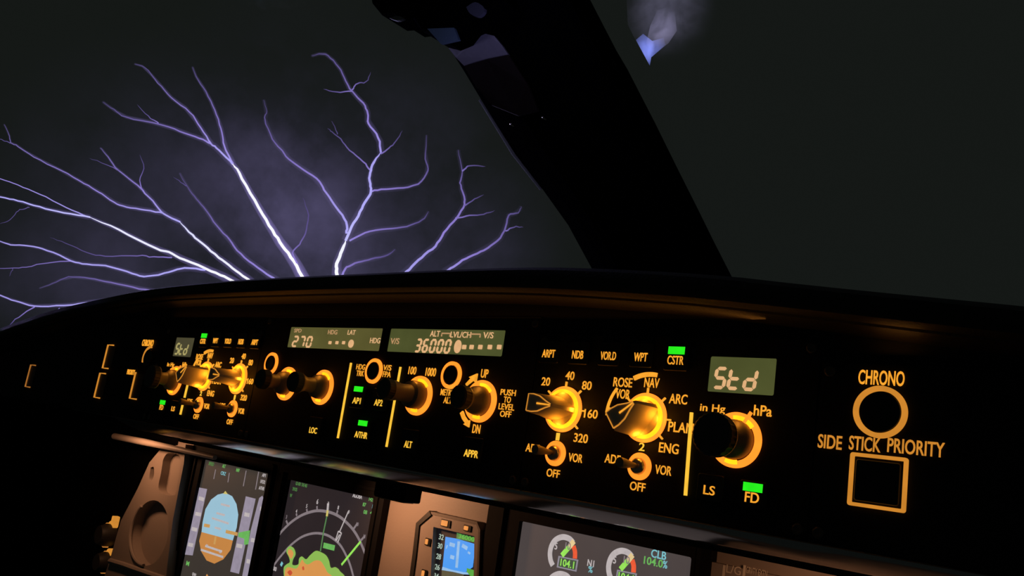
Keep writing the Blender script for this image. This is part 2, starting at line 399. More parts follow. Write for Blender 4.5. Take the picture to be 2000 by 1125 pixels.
def button(parent, cu, cv, legend, lh=.0034, lw=None, lit=False, hw=.0062, bar=(.0040, .0016), dy=.0044, m=None):
    bm = bmesh.new(); prism(bm, rrect(cu - hw, cu + hw, cv - hw + .0015, cv + hw + .0005, .0010), 0.0, .0011, .0004)
    k = fin('push_button', bm, M_BTN, parent)
    if legend: text(legend, cu, cv, lh, .0013, m or M_LEG, k, width=lw, bold=.012)
    if lit:
        bm = bmesh.new(); w_ = bar[0]
        nb = 8
        for i in range(nb):
            x0 = cu - w_ + 2 * w_ * i / nb
            box(bm, x0, x0 + 2 * w_ / nb * .88, cv + dy - bar[1] * .9, cv + dy + bar[1] * .9, .0010, .0014)
        fin('indicator_bar', bm, M_GREEN, k)
    return k
def plate(parent, u0, u1, v0, v1, holes=(), m=M_PANEL):
    O = rrect(u0 + .0004, u1 - .0004, v0, v1, .0012)
    o = holed('faceplate', O, [rrect(a, b, c, d, .0008) for (a, b, c, d) in holes], -.0008, 0.0, m, parent)
    for (x, y) in ((u0 + .004, v0 + .0035), (u1 - .004, v0 + .0035), (u0 + .004, v1 - .0035), (u1 - .004, v1 - .0035)):
        bm = bmesh.new(); lathe(bm, x, y, [(.0022, 0), (.0022, .0005), (.0016, .0008), (.0004, .0006)], 16); fin('fastener', bm, M_CAP, parent)
    return o

TXH = .0036
def efis(sign, label, group):
    """EFIS control unit; sign=+1 first officer's, -1 captain's (mirrored layout)"""
    U = lambda u: sign * u
    r = empty('display_control_unit', W(U(.20), 0.03, 0), label, 'control panel', group)
    a, b = sorted((U(.127), U(.273)))
    d0, d1 = sorted((U(.2245), U(.2547)))
    plate(r, a, b, -.0085, .0690, holes=[(d0, d1, .0455, .0608)])
    bm = bmesh.new(); box(bm, d0 - .0002, d1 + .0002, .0453, .0610, -.0012, -.0007)
    scr = fin('pressure_display', bm, M_LCDG if sign > 0 else em('lcd_dark_olive', (74, 70, 48), .95, .1, 40), r)
    bm = bmesh.new(); c0 = (d0 + d1) / 2 - .0030
    for ch, dx in (('S', -.0066), ('t', 0), ('d', .0072)): seven(bm, ch, c0 + dx, .0516, .0045, .0082, .0015, -.0006, -.0003)
    fin('reading', bm, M_DIG if sign > 0 else em('lcd_digit_olive', (176, 164, 104), .9), scr)
    for nme, u, wd in (('ARPT', .1354, .0082), ('NDB', .1537, .0068), ('VOR.D', .1718, .0088), ('WPT', .1899, .0072), ('CSTR', .2083, .0082)):
        button(r, U(u), .0590 if nme != 'CSTR' else .0582, nme, .0040, wd, lit=(nme == 'CSTR'), bar=(.0042, .0019))
    rng = rotary(r, U(.1486), .0322, -2)
    mod = rotary(r, U(.1954), .0318, 38)
    # ticks and range figures
    bm = bmesh.new()
    for cx, cy in ((U(.1486), .0322), (U(.1954), .0318)):
        for an in (180, 142, 90, 45, 0, -40):
            ca, sa = math.cos(math.radians(an)), math.sin(math.radians(an))
            ribbon(bm, [(cx + .0105 * ca, cy + .0105 * sa), (cx + .0134 * ca, cy + .0134 * sa)], .0007, 0, .0010, False)
    fin('tick_marks', bm, M_LEG, r)
    for s, du, dv, wd in (('10', -.0168, .001, .0046), ('20', -.0130, .0128, .0054), ('40', .0016, .0164, .0054), ('80', .0125, .0122, .0056), ('160', .0170, -.0010, .0078), ('320', .0130, -.0128, .0082)):
        text(s, U(.1486) + du, .0322 + dv, .0042, TH, M_LEG, r, width=wd, bold=.012)
    for s, du, dv, wd in (('LS', -.0172, .0010, .0056), ('VOR', -.0132, .0098, .0078), ('NAV', .0016, .0158, .0078), ('ARC', .0160, .0094, .0090), ('PLAN', .0188, -.0028, .0124), ('ENG', .0140, -.0122, .0098)):
        text(s, U(.1954) + du, .0318 + dv, .0044, TH, M_LEG, r, width=wd, bold=.012)
    text('ROSE', U(.1954) - .0140, .0470 if sign > 0 else .0462, .0044, TH, M_LEG, r, width=.0104, bold=.012)
    cx, cy = U(.1954), .0318
    bm = bmesh.new()
    ribbon(bm, circ(cx - .001, cy, .0200, 14, 178, 142), .0010, 0, .0010, False)
    ribbon(bm, circ(cx + .001, cy, .0196, 12, 118, 82), .0020, 0, .0010, False)
    ribbon(bm, [(cx - .0212, cy - .0002), (cx - .0188, cy)], .0008, 0, .0010, False)
    fin('rose_arc', bm, M_LEG, r)
    toggle(r, U(.1476), .0108); toggle(r, U(.1955), .0102)
    for q, uu in (('1' if sign > 0 else '1', .1476), ('2', .1955)):
        cxx = U(uu)
        text(q, cxx + .0002, .0188, .0036, TH, M_LEGY, r, width=.0022 if q == '1' else .0030, bold=.012)
        text('ADF', cxx - .0146, .0118, .0040, TH, M_LEG, r, width=.0085, bold=.012)
        text('VOR', cxx + .0124, .0100, .0040, TH, M_LEG, r, width=.0082, bold=.012)
        text('OFF', cxx + .0004, .0014, .0038, TH, M_LEG, r, width=.0080, bold=.012)
    # altimeter setting selector
    bu, bv = U(.2402), .0262
    selector(r, bu, bv, .0215, r0=.0114, kr=.0082, tip=.0088)
    text('in Hg', bu - .0118, bv + .0118, .0042, TH, M_LEG, r, width=.0118, bold=.012)
    text('hPa', bu + .0108, bv + .0128, .0044, TH, M_LEG, r, width=.0078, bold=.012)
    bm = bmesh.new()
    ribbon(bm, [(bu + .0028, bv + .0060), (bu + .0062, bv + .0118)], .0014, 0.001, .0016, False)
    ribbon(bm, [(bu - .0098, bv + .0082), (bu - .0066, bv + .0096)], .0012, 0, .0012, False)
    fin('unit_marks', bm, M_RING, r)
    button(r, U(.2310), .0045, 'LS', .0038, .0052, hw=.0060)
    button(r, U(.2500), .0042, 'FD', .0040, .0060, lit=True, hw=.0060, dy=.0040, bar=(.0042, .0019))
    bm = bmesh.new()
    if sign > 0:
        ribbon(bm, [on_n(1352, 806), on_n(1340, 968)], .0012, 0, .0011, False)
    else:
        ribbon(bm, [(-.2180, .0330), (-.2186, .0140)], .0014, 0, .0011, False)
        fin('divider_line', bm, M_LEGY, r); bm = bmesh.new()
        ribbon(bm, [(-.2190, .0105), (-.2192, .0010)], .0014, 0, .0011, False)
    fin('divider_line', bm, M_LEGY, r)
    return r
efis(+1, "display control unit with large Std window, right of the long 36000 window", None)
efis(-1, "small distant display control unit with tiny Std window, left of the 270 window", None)

# ------------------------------------------------------------------ flight control unit
fcu = empty('flight_control_unit', W(0, .03, 0), 'autopilot control unit with two long windows reading 270 and 36000 and four round selector knobs', 'control panel')
plate(fcu, -.127, .127, -.0085, .0780, holes=[(-.0965, .0018, .0567, .0708), (.0088, .1028, .0567, .0708)])
bm = bmesh.new(); box(bm, -.0967, .0020, .0565, .0710, -.0012, -.0007); sw = fin('display_window', bm, M_LCD, fcu, label='display window reading 270')
bm = bmesh.new(); box(bm, .0086, .1030, .0565, .0710, -.0012, -.0007); aw = fin('display_window', bm, M_LCDG, fcu, label='display window reading 36000')
def pxt(s, px, py, h, m, parent, wpx, n=-.0003, name='reading', rot=0):
    u, v = on_n(px, py); a = on_n(px - wpx / 2, py); b = on_n(px + wpx / 2, py)
    return text(s, u, v, h, n, m, parent, width=b[0] - a[0], bold=.010, name=name, rot=rot)
def pxdigits(s, px0, px1, py, h, m, parent, t=.0011):
    bm = bmesh.new(); u0 = on_n(px0, py)[0]; u1, v = on_n(px1, py); v = (v + on_n(px0, py)[1]) / 2
    st = (u1 - u0) / len(s)
    for i, ch in enumerate(s): seven(bm, ch, u0 + st * (i + .5), v, st * .58, h, t, -.0006, -.0002)
    return fin('reading', bm, m, parent)
pxt('SPD', 581, 645.5, .0026, M_DIGD, sw, 14); pxdigits('270', 569, 610, 667, .0066, M_DIG, sw, .0013)
pxt('HDG', 649, 648.5, .0030, M_DIGD, sw, 18); pxt('LAT', 686, 649, .0030, M_DIG, sw, 15); pxt('HDG', 732, 665, .0034, M_DIG, sw, 20)
bm = bmesh.new()
for px in (643.5, 657, 670): u, v = on_n(px, 669); prism(bm, rrect(u - .0014, u + .0014, v - .0010, v + .0010, .0004), -.0006, -.0002)
u, v = on_n(684.5, 671); prism(bm, circ(u, v, .0026, 20), -.0006, -.0002)
fin('dashes', bm, M_DIG, sw)
pxt('V/S', 770.5, 666, .0036, M_DIGD, aw, 17); pxdigits('36000', 809, 881, 675.5, .0070, M_DIG, aw, .0013)
pxt('ALT', 849, 651.5, .0034, M_DIG, aw, 19); pxt('LVL/CH', 899, 653.5, .0034, M_DIG, aw, 40); pxt('V/S', 953, 654.5, .0034, M_DIG, aw, 20)
bm = bmesh.new()
for (a, b, y) in ((862, 878, 652), (919, 937, 653.5)):
    (u0, v0), (u1, v1) = on_n(a, y), on_n(b, y)
    ribbon(bm, [(u0, v0 - .0014), (u0, v0 + .0004), (u1, v0 + .0004), (u1, v0 - .0014)], .0007, -.0006, -.0002, False)
fin('bracket_line', bm, M_DIGD, aw)
bm = bmesh.new(); u, v = on_n(893, 676.5); prism(bm, [(u + (p[0] - u) * .8, v + (p[1] - v) * 1.1) for p in circ(u, v, .0034, 22)], -.0006, -.0002)
for px in (905.6, 920, 937, 955.7, 974): u, v = on_n(px, 677.5); prism(bm, rrect(u - .0015, u + .0015, v - .0012, v + .0012, .0004), -.0006, -.0002)
fin('dashes', bm, M_DIG, aw)
selector(fcu, -.0872, .0320, .0215, tip=.0064); selector(fcu, -.0472, .0318, .0235, tip=.0064)
selector(fcu, .0440, .0322, .0270, two=True, tip=.0058); selector(fcu, .0930, .0323, .0180, tip=.0062)
def round_button(parent, cu, cv, ro=.0076, ri=.0056, m=None, a0=0, a1=360):
    bm = bmesh.new(); lathe(bm, cu, cv, [(ri * .96, 0), (ri * .96, .0016), (ri * .8, .0022), (.0006, .0020)], 40); k = fin('round_button', bm, M_BTN, parent, True)
    bm = bmesh.new(); annulus(bm, cu, cv, ri, ro, 0, .0012, a0, a1); fin('light_ring', bm, m or M_RING, k)
    return k
round_button(fcu, -.1101, .0448); round_button(fcu, .0012, .0444); round_button(fcu, .0680, .0450)
def ptx(s, px, py, h, parent, wpx, m=M_LEG):
    a = on_n(px - wpx / 2, py); b = on_n(px + wpx / 2, py); u, v = on_n(px, py)
    return text(s, u, v, h, TH, m, parent, width=b[0] - a[0], bold=.014)
ptx('HDG', 706, 717, .0034, fcu, 17); ptx('TRK', 705, 729.5, .0034, fcu, 15); ptx('V/S', 758, 718.5, .0034, fcu, 16); ptx('FPA', 757, 731.5, .0034, fcu, 16)
ptx('100', 807, 724, .0046, fcu, 15); ptx('1000', 843, 727, .0048, fcu, 20); ptx('UP', 948, 730, .0046, fcu, 14); ptx('DN', 932, 838, .0046, fcu, 15)
ptx('METRIC', 876, 767, .0036, fcu, 28); ptx('ALT', 876, 782, .0036, fcu, 16)
for s, y, wd in (('PUSH', 767, 30), ('TO', 781, 14), ('LEVEL', 795, 31), ('OFF', 809, 22)): ptx(s, 994 - (y - 767) * .12, y, .0032, fcu, wd)
for (px, py, s, lit, gy, wd) in ((699.5, 783, 'AP1', True, 760.5, 16), (742, 787, 'AP2', False, 0, 16), (708, 850, 'A/THR', True, 827, 25), (614.5, 841, 'LOC', False, 0, 15), (800, 868.5, 'ALT', False, 0, 15), (923, 886.5, 'APPR', False, 0, 28)):
    u, v = on_n(px, py); hw = .0070
    bm = bmesh.new(); prism(bm, rrect(u - hw, u + hw, v - .0028 if v < 0.004 else v - .0045, v + .0085, .0010), 0, .0010, .0004); k = fin('push_button', bm, M_BTN, fcu)
    a = on_n(px - wd / 2, py)[0]; b = on_n(px + wd / 2, py)[0]
    text(s, u, v, .0038, .0012, M_LEGY, k, width=b - a, bold=.014)
    if lit:
        gu, gv = on_n(px + 3.5, gy); bm = bmesh.new()
        for i in range(6):
            x0 = gu - .0042 + .0084 * i / 6; box(bm, x0, x0 + .00128, gv - .0016, gv + .0016, .0009, .0013)
        fin('indicator_bar', bm, M_GREEN, k)
for q in ((687, 709, 661, 856), (783.5, 717, 756, 873)):
    bm = bmesh.new(); ribbon(bm, [on_n(*q[:2]), on_n(*q[2:])], .0010, 0, .0010, False); fin('divider_line', bm, M_LEGY, fcu)
bm = bmesh.new()
ribbon(bm, [on_n(912, 752), on_n(927, 738)], (.0012, .0024), 0, .0010, False)
P = [on_n(x, y) for x, y in ((918, 737), (934, 730), (931, 748))]; prism(bm, P[::-1], 0, .0010)
ribbon(bm, [on_n(903, 805), on_n(907, 816), on_n(914, 826)], (.0022, .0022), 0, .0010, False)
P = [on_n(x, y) for x, y in ((907, 829), (919, 821), (917, 835))]; prism(bm, P, 0, .0010)
fin('turn_arrows', bm, M_LEG, fcu)

# ------------------------------------------------------------------ outer panels
fo = empty('warning_panel', W(.31, .03, 0), 'black outer panel at right with lit CHRONO ring above SIDE STICK PRIORITY square', 'control panel')
plate(fo, .273, .47, -.0085, .0600)
cu_, cv_ = on_n(1720, 805)
bm = bmesh.new(); lathe(bm, cu_, cv_, [(.0074, 0), (.0074, .0014), (.0060, .0020), (.0006, .0016)], 56); k = fin('chrono_button', bm, M_BTN, fo, True)
bm = bmesh.new(); annulus(bm, cu_, cv_, .0078, .0097, 0, .0014, k=72); fin('light_ring', bm, M_FRAME, k)
ptx('CHRONO', 1722, 738.5, .0056, fo, 90)
ptx('SIDE', 1622, 863.5, .0053, fo, 47, M_FRAME); ptx('STICK', 1690, 867.5, .0053, fo, 62, M_FRAME); ptx('PRIORITY', 1789, 874.5, .0053, fo, 112, M_FRAME)
bm = bmesh.new(); prism(bm, rrect(.2895, .3055, .0088, .0240, .001), 0, .0012, .0004); k = fin('priority_light', bm, M_BTN, fo)
bm = bmesh.new(); frame(bm, .2874, .3078, .0068, .0262, .0013, 0, .0014, .0010); fin('light_frame', bm, M_FRAME, k)
ca = empty('warning_panel', W(-.40, .03, 0), 'black outer panel at far left with thin dim amber brackets', 'control panel')
plate(ca, -.62, -.273, -.0085, .0400)
bm = bmesh.new(); box(bm, -.44, -.2735, .0400, .0580, -.0008, -.0001); fin('upper_plate', bm, M_PANEL, ca)
for (x0, y0, x1, y1, st) in ((212, 674, 202, 719, .0112), (197, 729, 185, 776, .0112), (62, 713, 50, 755, .0125)):
    a, b = on_n(x0, y0), on_n(x1, y1); um = (a[0] + b[0]) / 2
    bm = bmesh.new(); prism(bm, rrect(um + .001, um + .016, b[1] + .001, a[1] - .001, .001), -.0004, .0004); k = fin('annunciator', bm, M_BTN, ca)
    bm = bmesh.new(); ribbon(bm, [(um + st, a[1]), (um, a[1]), (um, b[1]), (um + st, b[1])], .0011, 0, .0012, False); fin('light_bracket', bm, M_DIM if x0 < 100 else M_FRAME, k)
a, b = on_n(267, 727), on_n(254, 778); um = (a[0] + b[0]) / 2
bm = bmesh.new(); prism(bm, rrect(um + .001, um + .016, b[1] + .001, a[1] - .001, .001), -.0004, .0004); k = fin('annunciator', bm, M_BTN, ca)
bm = bmesh.new(); ribbon(bm, [(um, a[1]), (um, b[1]), (um + .012, b[1])], .0011, 0, .0012, False); fin('light_bracket', bm, M_FRAME, k)
bm = bmesh.new(); lathe(bm, -.2930, .0425, [(.0070, 0), (.0070, .0014), (.0006, .0018)], 40); k = fin('chrono_button', bm, M_BTN, ca, True)
bm = bmesh.new(); annulus(bm, -.2930, .0425, .0084, .0098, 0, .0012, 80, 205); fin('light_ring', bm, M_FRAME, k)
ptx('CHRONO', 290, 670, .0056, ca, 22); ptx('PRIORITY', 257, 727, .0044, ca, 15)

# ------------------------------------------------------------------ main instrument panel (n = -0.2)
NM = -.20
def mp(px, py): return on_n(px, py, NM)
mip = empty('main_instrument_panel', W(0, -.1, NM), 'brown lit instrument panel face under the glareshield, between and behind the display screens', 'instrument panel')
SB = [mp(x, y) for x, y in ((812, 1140), (824, 1028), (850, 1004), (930, 1020), (946, 1034), (944, 1160))]
bm = bmesh.new()
box(bm, -.60, .75, -.36, .02, NM - .012, NM - .004); fin('panel_face', bm, M_MIP, mip)
bm = bmesh.new(); prism(bm, [(-2.6, -.8), (-.60, -.8), (-.60, -.02), (-1.1, -.02), (-2.6, -.1)], NM - .03, NM - .013); structure(fin('wall_front', bm, M_POST, None))
bm = bmesh.new(); box(bm, -1.32, -1.28, -.8, .0, -.22, .7); structure(fin('wall_left', bm, M_POST, None))
# screens
def display(name, label, u0, u1, v0, v1, bu, screen_m, nf=NM + .012, grp='square flight displays'):
    r = empty(name, W((u0 + u1) / 2, v0, NM), label, 'display screen', grp)
    O = rrect(u0 - bu[0], u1 + bu[1], v0 - .012, v1 + bu[2], .004); I = rrect(u0, u1, v0, v1, .0015)
    holed('bezel', O, [I], NM - .004, NM + .004, M_BEZ, r)
    bm = bmesh.new(); frame(bm, u0 - bu[0] * .55, u1 + bu[1] * .55, v0 - .008, v1 + bu[2] * .6, .003, NM + .004, NM + .006, .004); fin('bezel_rim', bm, M_BEZ, r)
    bm = bmesh.new(); box(bm, u0 - .0005, u1 + .0005, v0 - .0005, v1 + .0005, NM - .003, NM - .0001); s = fin('screen', bm, screen_m, r)
    return r, s
M_SCR1 = em('screen_glow_brown', (58, 52, 47), 1.0, 0.06, 20); M_SCR2 = em('screen_glow_dark', (42, 35, 37), 1.0, 0.08, 20); M_SCR3 = em('screen_glow_grey', (74, 66, 65), 1.0, 0.10, 12)
E_SKY = em('horizon_sky', (158, 200, 220), .9, .03, 30); E_GND = em('horizon_ground', (204, 138, 72), .9, .03, 30); E_TAPE = em('tape_grey', (160, 150, 168), .85, .08, 160)
E_WHT = em('symbol_white', (200, 190, 190), .85); E_GRN = em('symbol_green', (112, 190, 96), .85); E_DGRN = em('symbol_dark_green', (84, 138, 72), .85); E_CYN = em('symbol_cyan', (128, 200, 210), .9)
E_YEL = em('symbol_yellow', (214, 196, 110), .9); E_GRY = em('symbol_grey', (140, 128, 132), .85); E_LIME = em('symbol_lime', (150, 226, 90), 1.0); E_RED = em('symbol_red', (238, 92, 56), .95)
E_ORG = em('radar_orange', (226, 156, 84), .9, .03, 30); E_RG = em('radar_green', (146, 192, 88), .9, .03, 30); E_RR = em('radar_red', (214, 88, 56), .85)
E_BLU = em('standby_blue', (62, 152, 240), 1.0, .03, 30); E_LBL = em('standby_pale', (150, 196, 240), .9); E_OUT = em('readout_frame', (150, 144, 156), .85)
class Draw:
    """drawing on a display: points come in a local measured grid and land on the display's own plane"""
    def __init__(s, ox, oy, k, parent): s.o = (ox, oy, k); s.p = parent; s.z = 0
    def pt(s, x, y): return on_n(s.o[0] + x * s.o[2], s.o[1] + y * s.o[2], NM)
    def n(s, lay): return NM + .00005 + lay * .00012, NM + .00013 + lay * .00012
    def poly(s, name, P, m, lay=0, sm=False, parent=None):
        Q = [s.pt(*p) for p in P]
        if sm: Q = smoothpts(Q + [Q[0]], 5)[:-1]
        bm = bmesh.new(); a, b = s.n(lay); prism(bm, Q, a, b); return fin(name, bm, m, parent or s.p)
    def lines(s, name, LL, wd, m, lay=1, sm=True, parent=None):
        bm = bmesh.new(); a, b = s.n(lay)
        for P in LL: ribbon(bm, [s.pt(*p) for p in P], wd, a, b, sm)
        return fin(name, bm, m, parent or s.p)
    def text(s, t, x, y, h, m, wd=None, lay=2, parent=None):
        u, v = s.pt(x, y); return text(t, u, v, h, s.n(lay)[1], m, parent or s.p, width=wd, bold=.01, name='readout')
pfd, scr = display('primary_flight_display', 'leftmost screen, blue over brown horizon between pale grey tapes', -.5215, -.3845, -.184, -.0468, (.026, .018, .018), M_SCR1)
D = Draw(360, 880, .2179, scr)
D.poly('speed_tape', [(125, 330), (205, 345), (75, 940), (0, 932)], E_TAPE)
D.poly('altitude_tape', [(552, 410), (640, 432), (490, 1105), (412, 1085)], E_TAPE)
D.poly('vertical_speed_scale', [(672, 425), (700, 405), (716, 440), (640, 900), (590, 1150), (515, 1150), (600, 700)], E_TAPE)
D.poly('horizon_sky', [(370, 378), (430, 410), (468, 480), (484, 575), (470, 690), (435, 806), (295, 768), (155, 730), (165, 640), (190, 525), (240, 440), (300, 395)], E_SKY, 0)
D.poly('horizon_ground', [(155, 730), (295, 768), (435, 806), (415, 890), (350, 975), (270, 1014), (200, 985), (150, 900), (134, 810)], E_GND, 0)
D.poly('altitude_box', [(490, 735), (592, 715), (575, 840), (538, 845), (540, 790), (484, 772)], E_GRN, 2)
D.poly('top_pointer', [(370, 362), (392, 392), (350, 388)], E_YEL, 2)
D.lines('pitch_ladder', [[(250, 605), (400, 655)], [(290, 560), (365, 580)], [(275, 690), (330, 704)], [(150, 888), (350, 955)], [(190, 855), (340, 905)], [(330, 480), (410, 500)]], .0022, E_WHT, 2, False)
D.lines('wing_symbol', [[(180, 668), (232, 678)], [(375, 725), (480, 750)], [(285, 770), (272, 840)]], .0035, em('wing_amber', (206, 158, 92), .9), 3, False)
D.lines('column_rule', [[(282, 170), (265, 255)], [(405, 200), (392, 285)], [(556, 180), (530, 320)], [(668, 190), (640, 350)]], .0016, E_GRY, 1, False)
for q in [[(130, 425), (178, 440)], [(100, 565), (150, 575)], [(68, 700), (115, 712)], [(35, 840), (80, 850)], [(540, 570), (585, 580)], [(470, 850), (520, 860)], [(680, 520), (700, 524)], [(600, 800), (630, 806)], [(560, 990), (590, 996)]]: D.lines('tape_mark', [q], .0040, E_WHT, 1, False)
D.text('SPEED', 245, 120, .0038, E_DGRN, .0115); D.text('ALT', 358, 140, .0038, E_GRN, .0065); D.text('NAV', 483, 176, .0038, E_GRN, .0065); D.text('CRZ', 352, 205, .0038, E_CYN, .0105)
D.text('AP1', 716, 222, .0036, E_WHT, .0065); D.text('1FD2', 706, 280, .0036, E_WHT, .0085); D.text('A/THR', 695, 338, .0036, E_WHT, .0100); D.text('M', 33, 1012, .0048, E_GRN, .0060)
D.text('20', 205, 855, .0034, E_WHT, .004); D.text('20', 325, 905, .0034, E_WHT, .004); D.text('QNH', 90, 1112, .0036, E_WHT, .0080); D.poly('heading_mark', [(185, 1150), (205, 1105), (228, 1150)], E_ORG, 2)

nd, scr = display('navigation_display', 'second screen from the left, compass arcs over an orange and green weather radar patch', -.348, -.2100, -.184, -.0480, (.018, .014, .016), M_SCR2)
D = Draw(530, 920, .1823, scr)
D.lines('compass_arc', [[(75, 700), (110, 650), (200, 560), (300, 488), (400, 445), (500, 425), (620, 440), (720, 482), (800, 545), (880, 632), (950, 750), (1020, 920)]], .0027, E_GRY)
D.lines('range_arc', [[(20, 1030), (50, 980), (130, 880), (220, 785), (330, 705), (450, 668), (560, 675), (650, 715), (740, 795), (810, 920), (850, 1020), (885, 1150)]], .0023, E_GRY)
D.lines('compass_ticks', [[(175, 565), (160, 530)], [(275, 480), (268, 455)], [(385, 440), (380, 405)], [(492, 420), (490, 375)], [(700, 470), (712, 420)], [(875, 630), (925, 560)], [(950, 755), (1005, 695)]], .0022, E_GRY, 1, False)
D.lines('course_line', [[(528, 860), (562, 650), (600, 470)]], .0017, em('line_green', (92, 140, 84), .85), 2, False)
D.lines('heading_bug', [[(598, 485), (607, 420)]], .0030, E_YEL, 3, False)
D.lines('heading_line', [[(606, 420), (612, 345)]], .0030, E_WHT, 3, False)
D.lines('bearing_pointer', [[(830, 430), (735, 650)], [(722, 645), (690, 745)], [(755, 665), (715, 765)], [(722, 645), (755, 665)], [(700, 745), (735, 680)]], .0013, E_WHT, 3, False)
D.lines('beacon_pointer', [[(755, 1005), (960, 755)]], .0022, E_LIME, 3, False)
D.lines('station_tag', [[(560, 795), (680, 825)]], .0050, E_GRN, 2, False)
D.poly('radar_green', [(140, 1150), (135, 1040), (165, 1000), (200, 975), (190, 920), (165, 870), (175, 825), (205, 805), (245, 830), (262, 890), (235, 950), (230, 1005), (290, 1000), (300, 940), (330, 915), (375, 945), (420, 900), (480, 855), (540, 872), (590, 905), (620, 960), (640, 1035), (690, 1030), (735, 1070), (740, 1150)], E_RG, 2, True)
D.poly('radar_orange', [(150, 1150), (150, 1070), (185, 1030), (270, 1045), (310, 990), (335, 950), (360, 985), (400, 1000), (470, 960), (530, 965), (570, 1020), (600, 1080), (630, 1150)], E_ORG, 3, True)
D.poly('radar_orange_cell', [(180, 880), (190, 840), (225, 850), (240, 890), (215, 940)], E_ORG, 3, True)
D.poly('radar_red_cell', [(175, 1085), (205, 1060), (230, 1090), (205, 1120)], E_RR, 4, True); D.poly('radar_red_cell', [(335, 1030), (350, 1020), (358, 1055), (340, 1060)], E_RR, 4, True)
D.text('GS 470  TAS 465', 325, 145, .0034, E_DGRN, .0195); D.text('291/25', 255, 195, .0034, E_DGRN, .0080); D.text('W', 213, 262, .0034, E_DGRN, .0035)
D.text('AGOBA', 925, 268, .0040, E_WHT, .0140); D.text('142', 1070, 304, .0034, E_GRN, .0055); D.text('87', 1000, 360, .0034, E_GRN, .0045); D.text('NM', 1098, 382, .0034, E_CYN, .0035)
D.text('08', 1010, 440, .0036, E_GRN, .0050); D.text('41', 1080, 450, .0036, E_GRN, .0050)
for t, x, y, hh in (('3', 165, 492, .0036), ('4', 272, 430, .0034), ('5', 382, 375, .0036), ('6', 497, 328, .0048), ('7', 612, 350, .0034), ('8', 720, 392, .0036), ('9', 832, 440, .0036), ('10', 925, 570, .0034), ('11', 1000, 700, .0034)):
    D.text(t, x, y, hh, E_WHT if y < 450 else E_GRY)
D.lines('range_mark', [[(105, 985), (120, 1008)]], .0040, E_CYN, 2, False); D.text('80', 42, 1048, .0040, E_WHT, .0050)

ew, scr = display('engine_display', 'screen at bottom centre with two round white engine gauges with green needles', -.0345, .1165, -.190, -.0402, (.034, .014, .020), M_SCR3)
D = Draw(960, 1000, .1111, scr)
def gauge(dx, dy, box_=True, full=True):
    o = D.o; D.o = (o[0] + dx, o[1] + dy, o[2])
    D.lines('gauge_arc', [[(1080, 940), (1043, 850), (1030, 720), (1060, 590), (1130, 490), (1250, 440), (1370, 470), (1440, 545)]], .0042, E_WHT)
    if full:
        D.lines('red_arc', [[(1443, 600), (1470, 700), (1468, 820)]], .0038, E_RED)
        D.lines('needle', [[(1240, 765), (1370, 615)]], .0038, E_LIME, 2, False); D.lines('needle_tip', [[(1370, 615), (1455, 510)]], .0040, em('needle_cream', (234, 206, 150), .9), 2, False)
        D.text('5', 1140, 600, .0050, E_WHT); D.text('10', 1350, 600, .0050, E_GRY, .005)
    if box_:
        D.poly('readout_box', [(1180, 770), (1530, 840), (1495, 1050), (1148, 972)], E_OUT, 1); D.poly('readout_face', [(1205, 800), (1500, 858), (1475, 1020), (1180, 955)], em('readout_dark', (70, 84, 66), .9), 2)
        D.text('104.1', 1340, 908, .0052, E_LIME, .0125, 4)
    D.o = o
gauge(0, 0); gauge(114.5, 27); gauge(-6, 72, False, False); gauge(108, 101, False, False)
D.text('N1', 1750, 900, .0046, E_WHT, .0058); D.text('%', 1745, 1010, .0044, E_CYN, .0038)
E3 = Draw(980, 940, .21, scr); E3.text('CLB', 1462, 682, .0054, E_CYN, .0118); E3.text('104.0', 1412, 750, .0052, E_GRN, .0150); E3.text('%', 1522, 775, .0050, E_CYN, .0034)

# standby instrument, in its own raised frame
sb = empty('standby_instrument', W(-.10, -.11, NM), 'small standby display with a bright blue square, in a brown frame with orange buttons', 'instrument')
D = Draw(800, 980, .1289, sb)
OUT = [D.pt(*p) for p in ((90, 1250), (150, 800), (200, 345), (390, 175), (1085, 330), (1125, 430), (1095, 1400))]
INN = [D.pt(*p) for p in ((380, 1300), (400, 800), (425, 385), (1045, 525), (1040, 900), (1030, 1420))]
holed('housing', OUT, [INN], NM - .004, NM + .005, M_MIP, sb)
bm = bmesh.new(); prism(bm, [(p[0], p[1]) for p in INN], NM - .0035, NM - .0002); scr = fin('screen', bm, em('standby_black', (20, 18, 22), 1.0, .02), sb)
bm = bmesh.new(); ribbon(bm, [OUT[0], OUT[1], OUT[2], OUT[3]], .0045, NM - .0035, NM + .0062, False); fin('bevel_shadow_gap', bm, mat('bevel_shadow_black', (0.01, 0.009, 0.008), 0.6), sb)  # black strip in place of the shade along the bevel
bm = bmesh.new(); ribbon(bm, [OUT[3], OUT[4], OUT[5], OUT[6]], .0022, NM - .0035, NM + .0056, False); fin('frame_edge', bm, mat('edge_brown', (0.12, 0.09, 0.07), 0.5), sb)
NF = NM + .005
for (x, y, w_, h_) in ((540, 325, 120, 95), (868, 400, 75, 70), (270, 605, 50, 95), (215, 1085, 50, 100)):
    u, v = on_n(800 + x * .1289, 980 + y * .1289, NF); hu = w_ * .1289 * .00046 * .5; hv = h_ * .1289 * .00036 * .5
    bm = bmesh.new(); prism(bm, rrect(u - hu - .0008, u + hu + .0030, v - hv - .0008, v + hv + .0008, .0006), NF - .004, NF + .0008); k = fin('push_button', bm, M_BTN, sb)
    bm = bmesh.new(); prism(bm, rrect(u - hu, u + hu, v - hv, v + hv, .0006), NF + .0004, NF + .0014); fin('lit_face', bm, em('button_orange', (236, 148, 72), .95), k)
D.p = scr
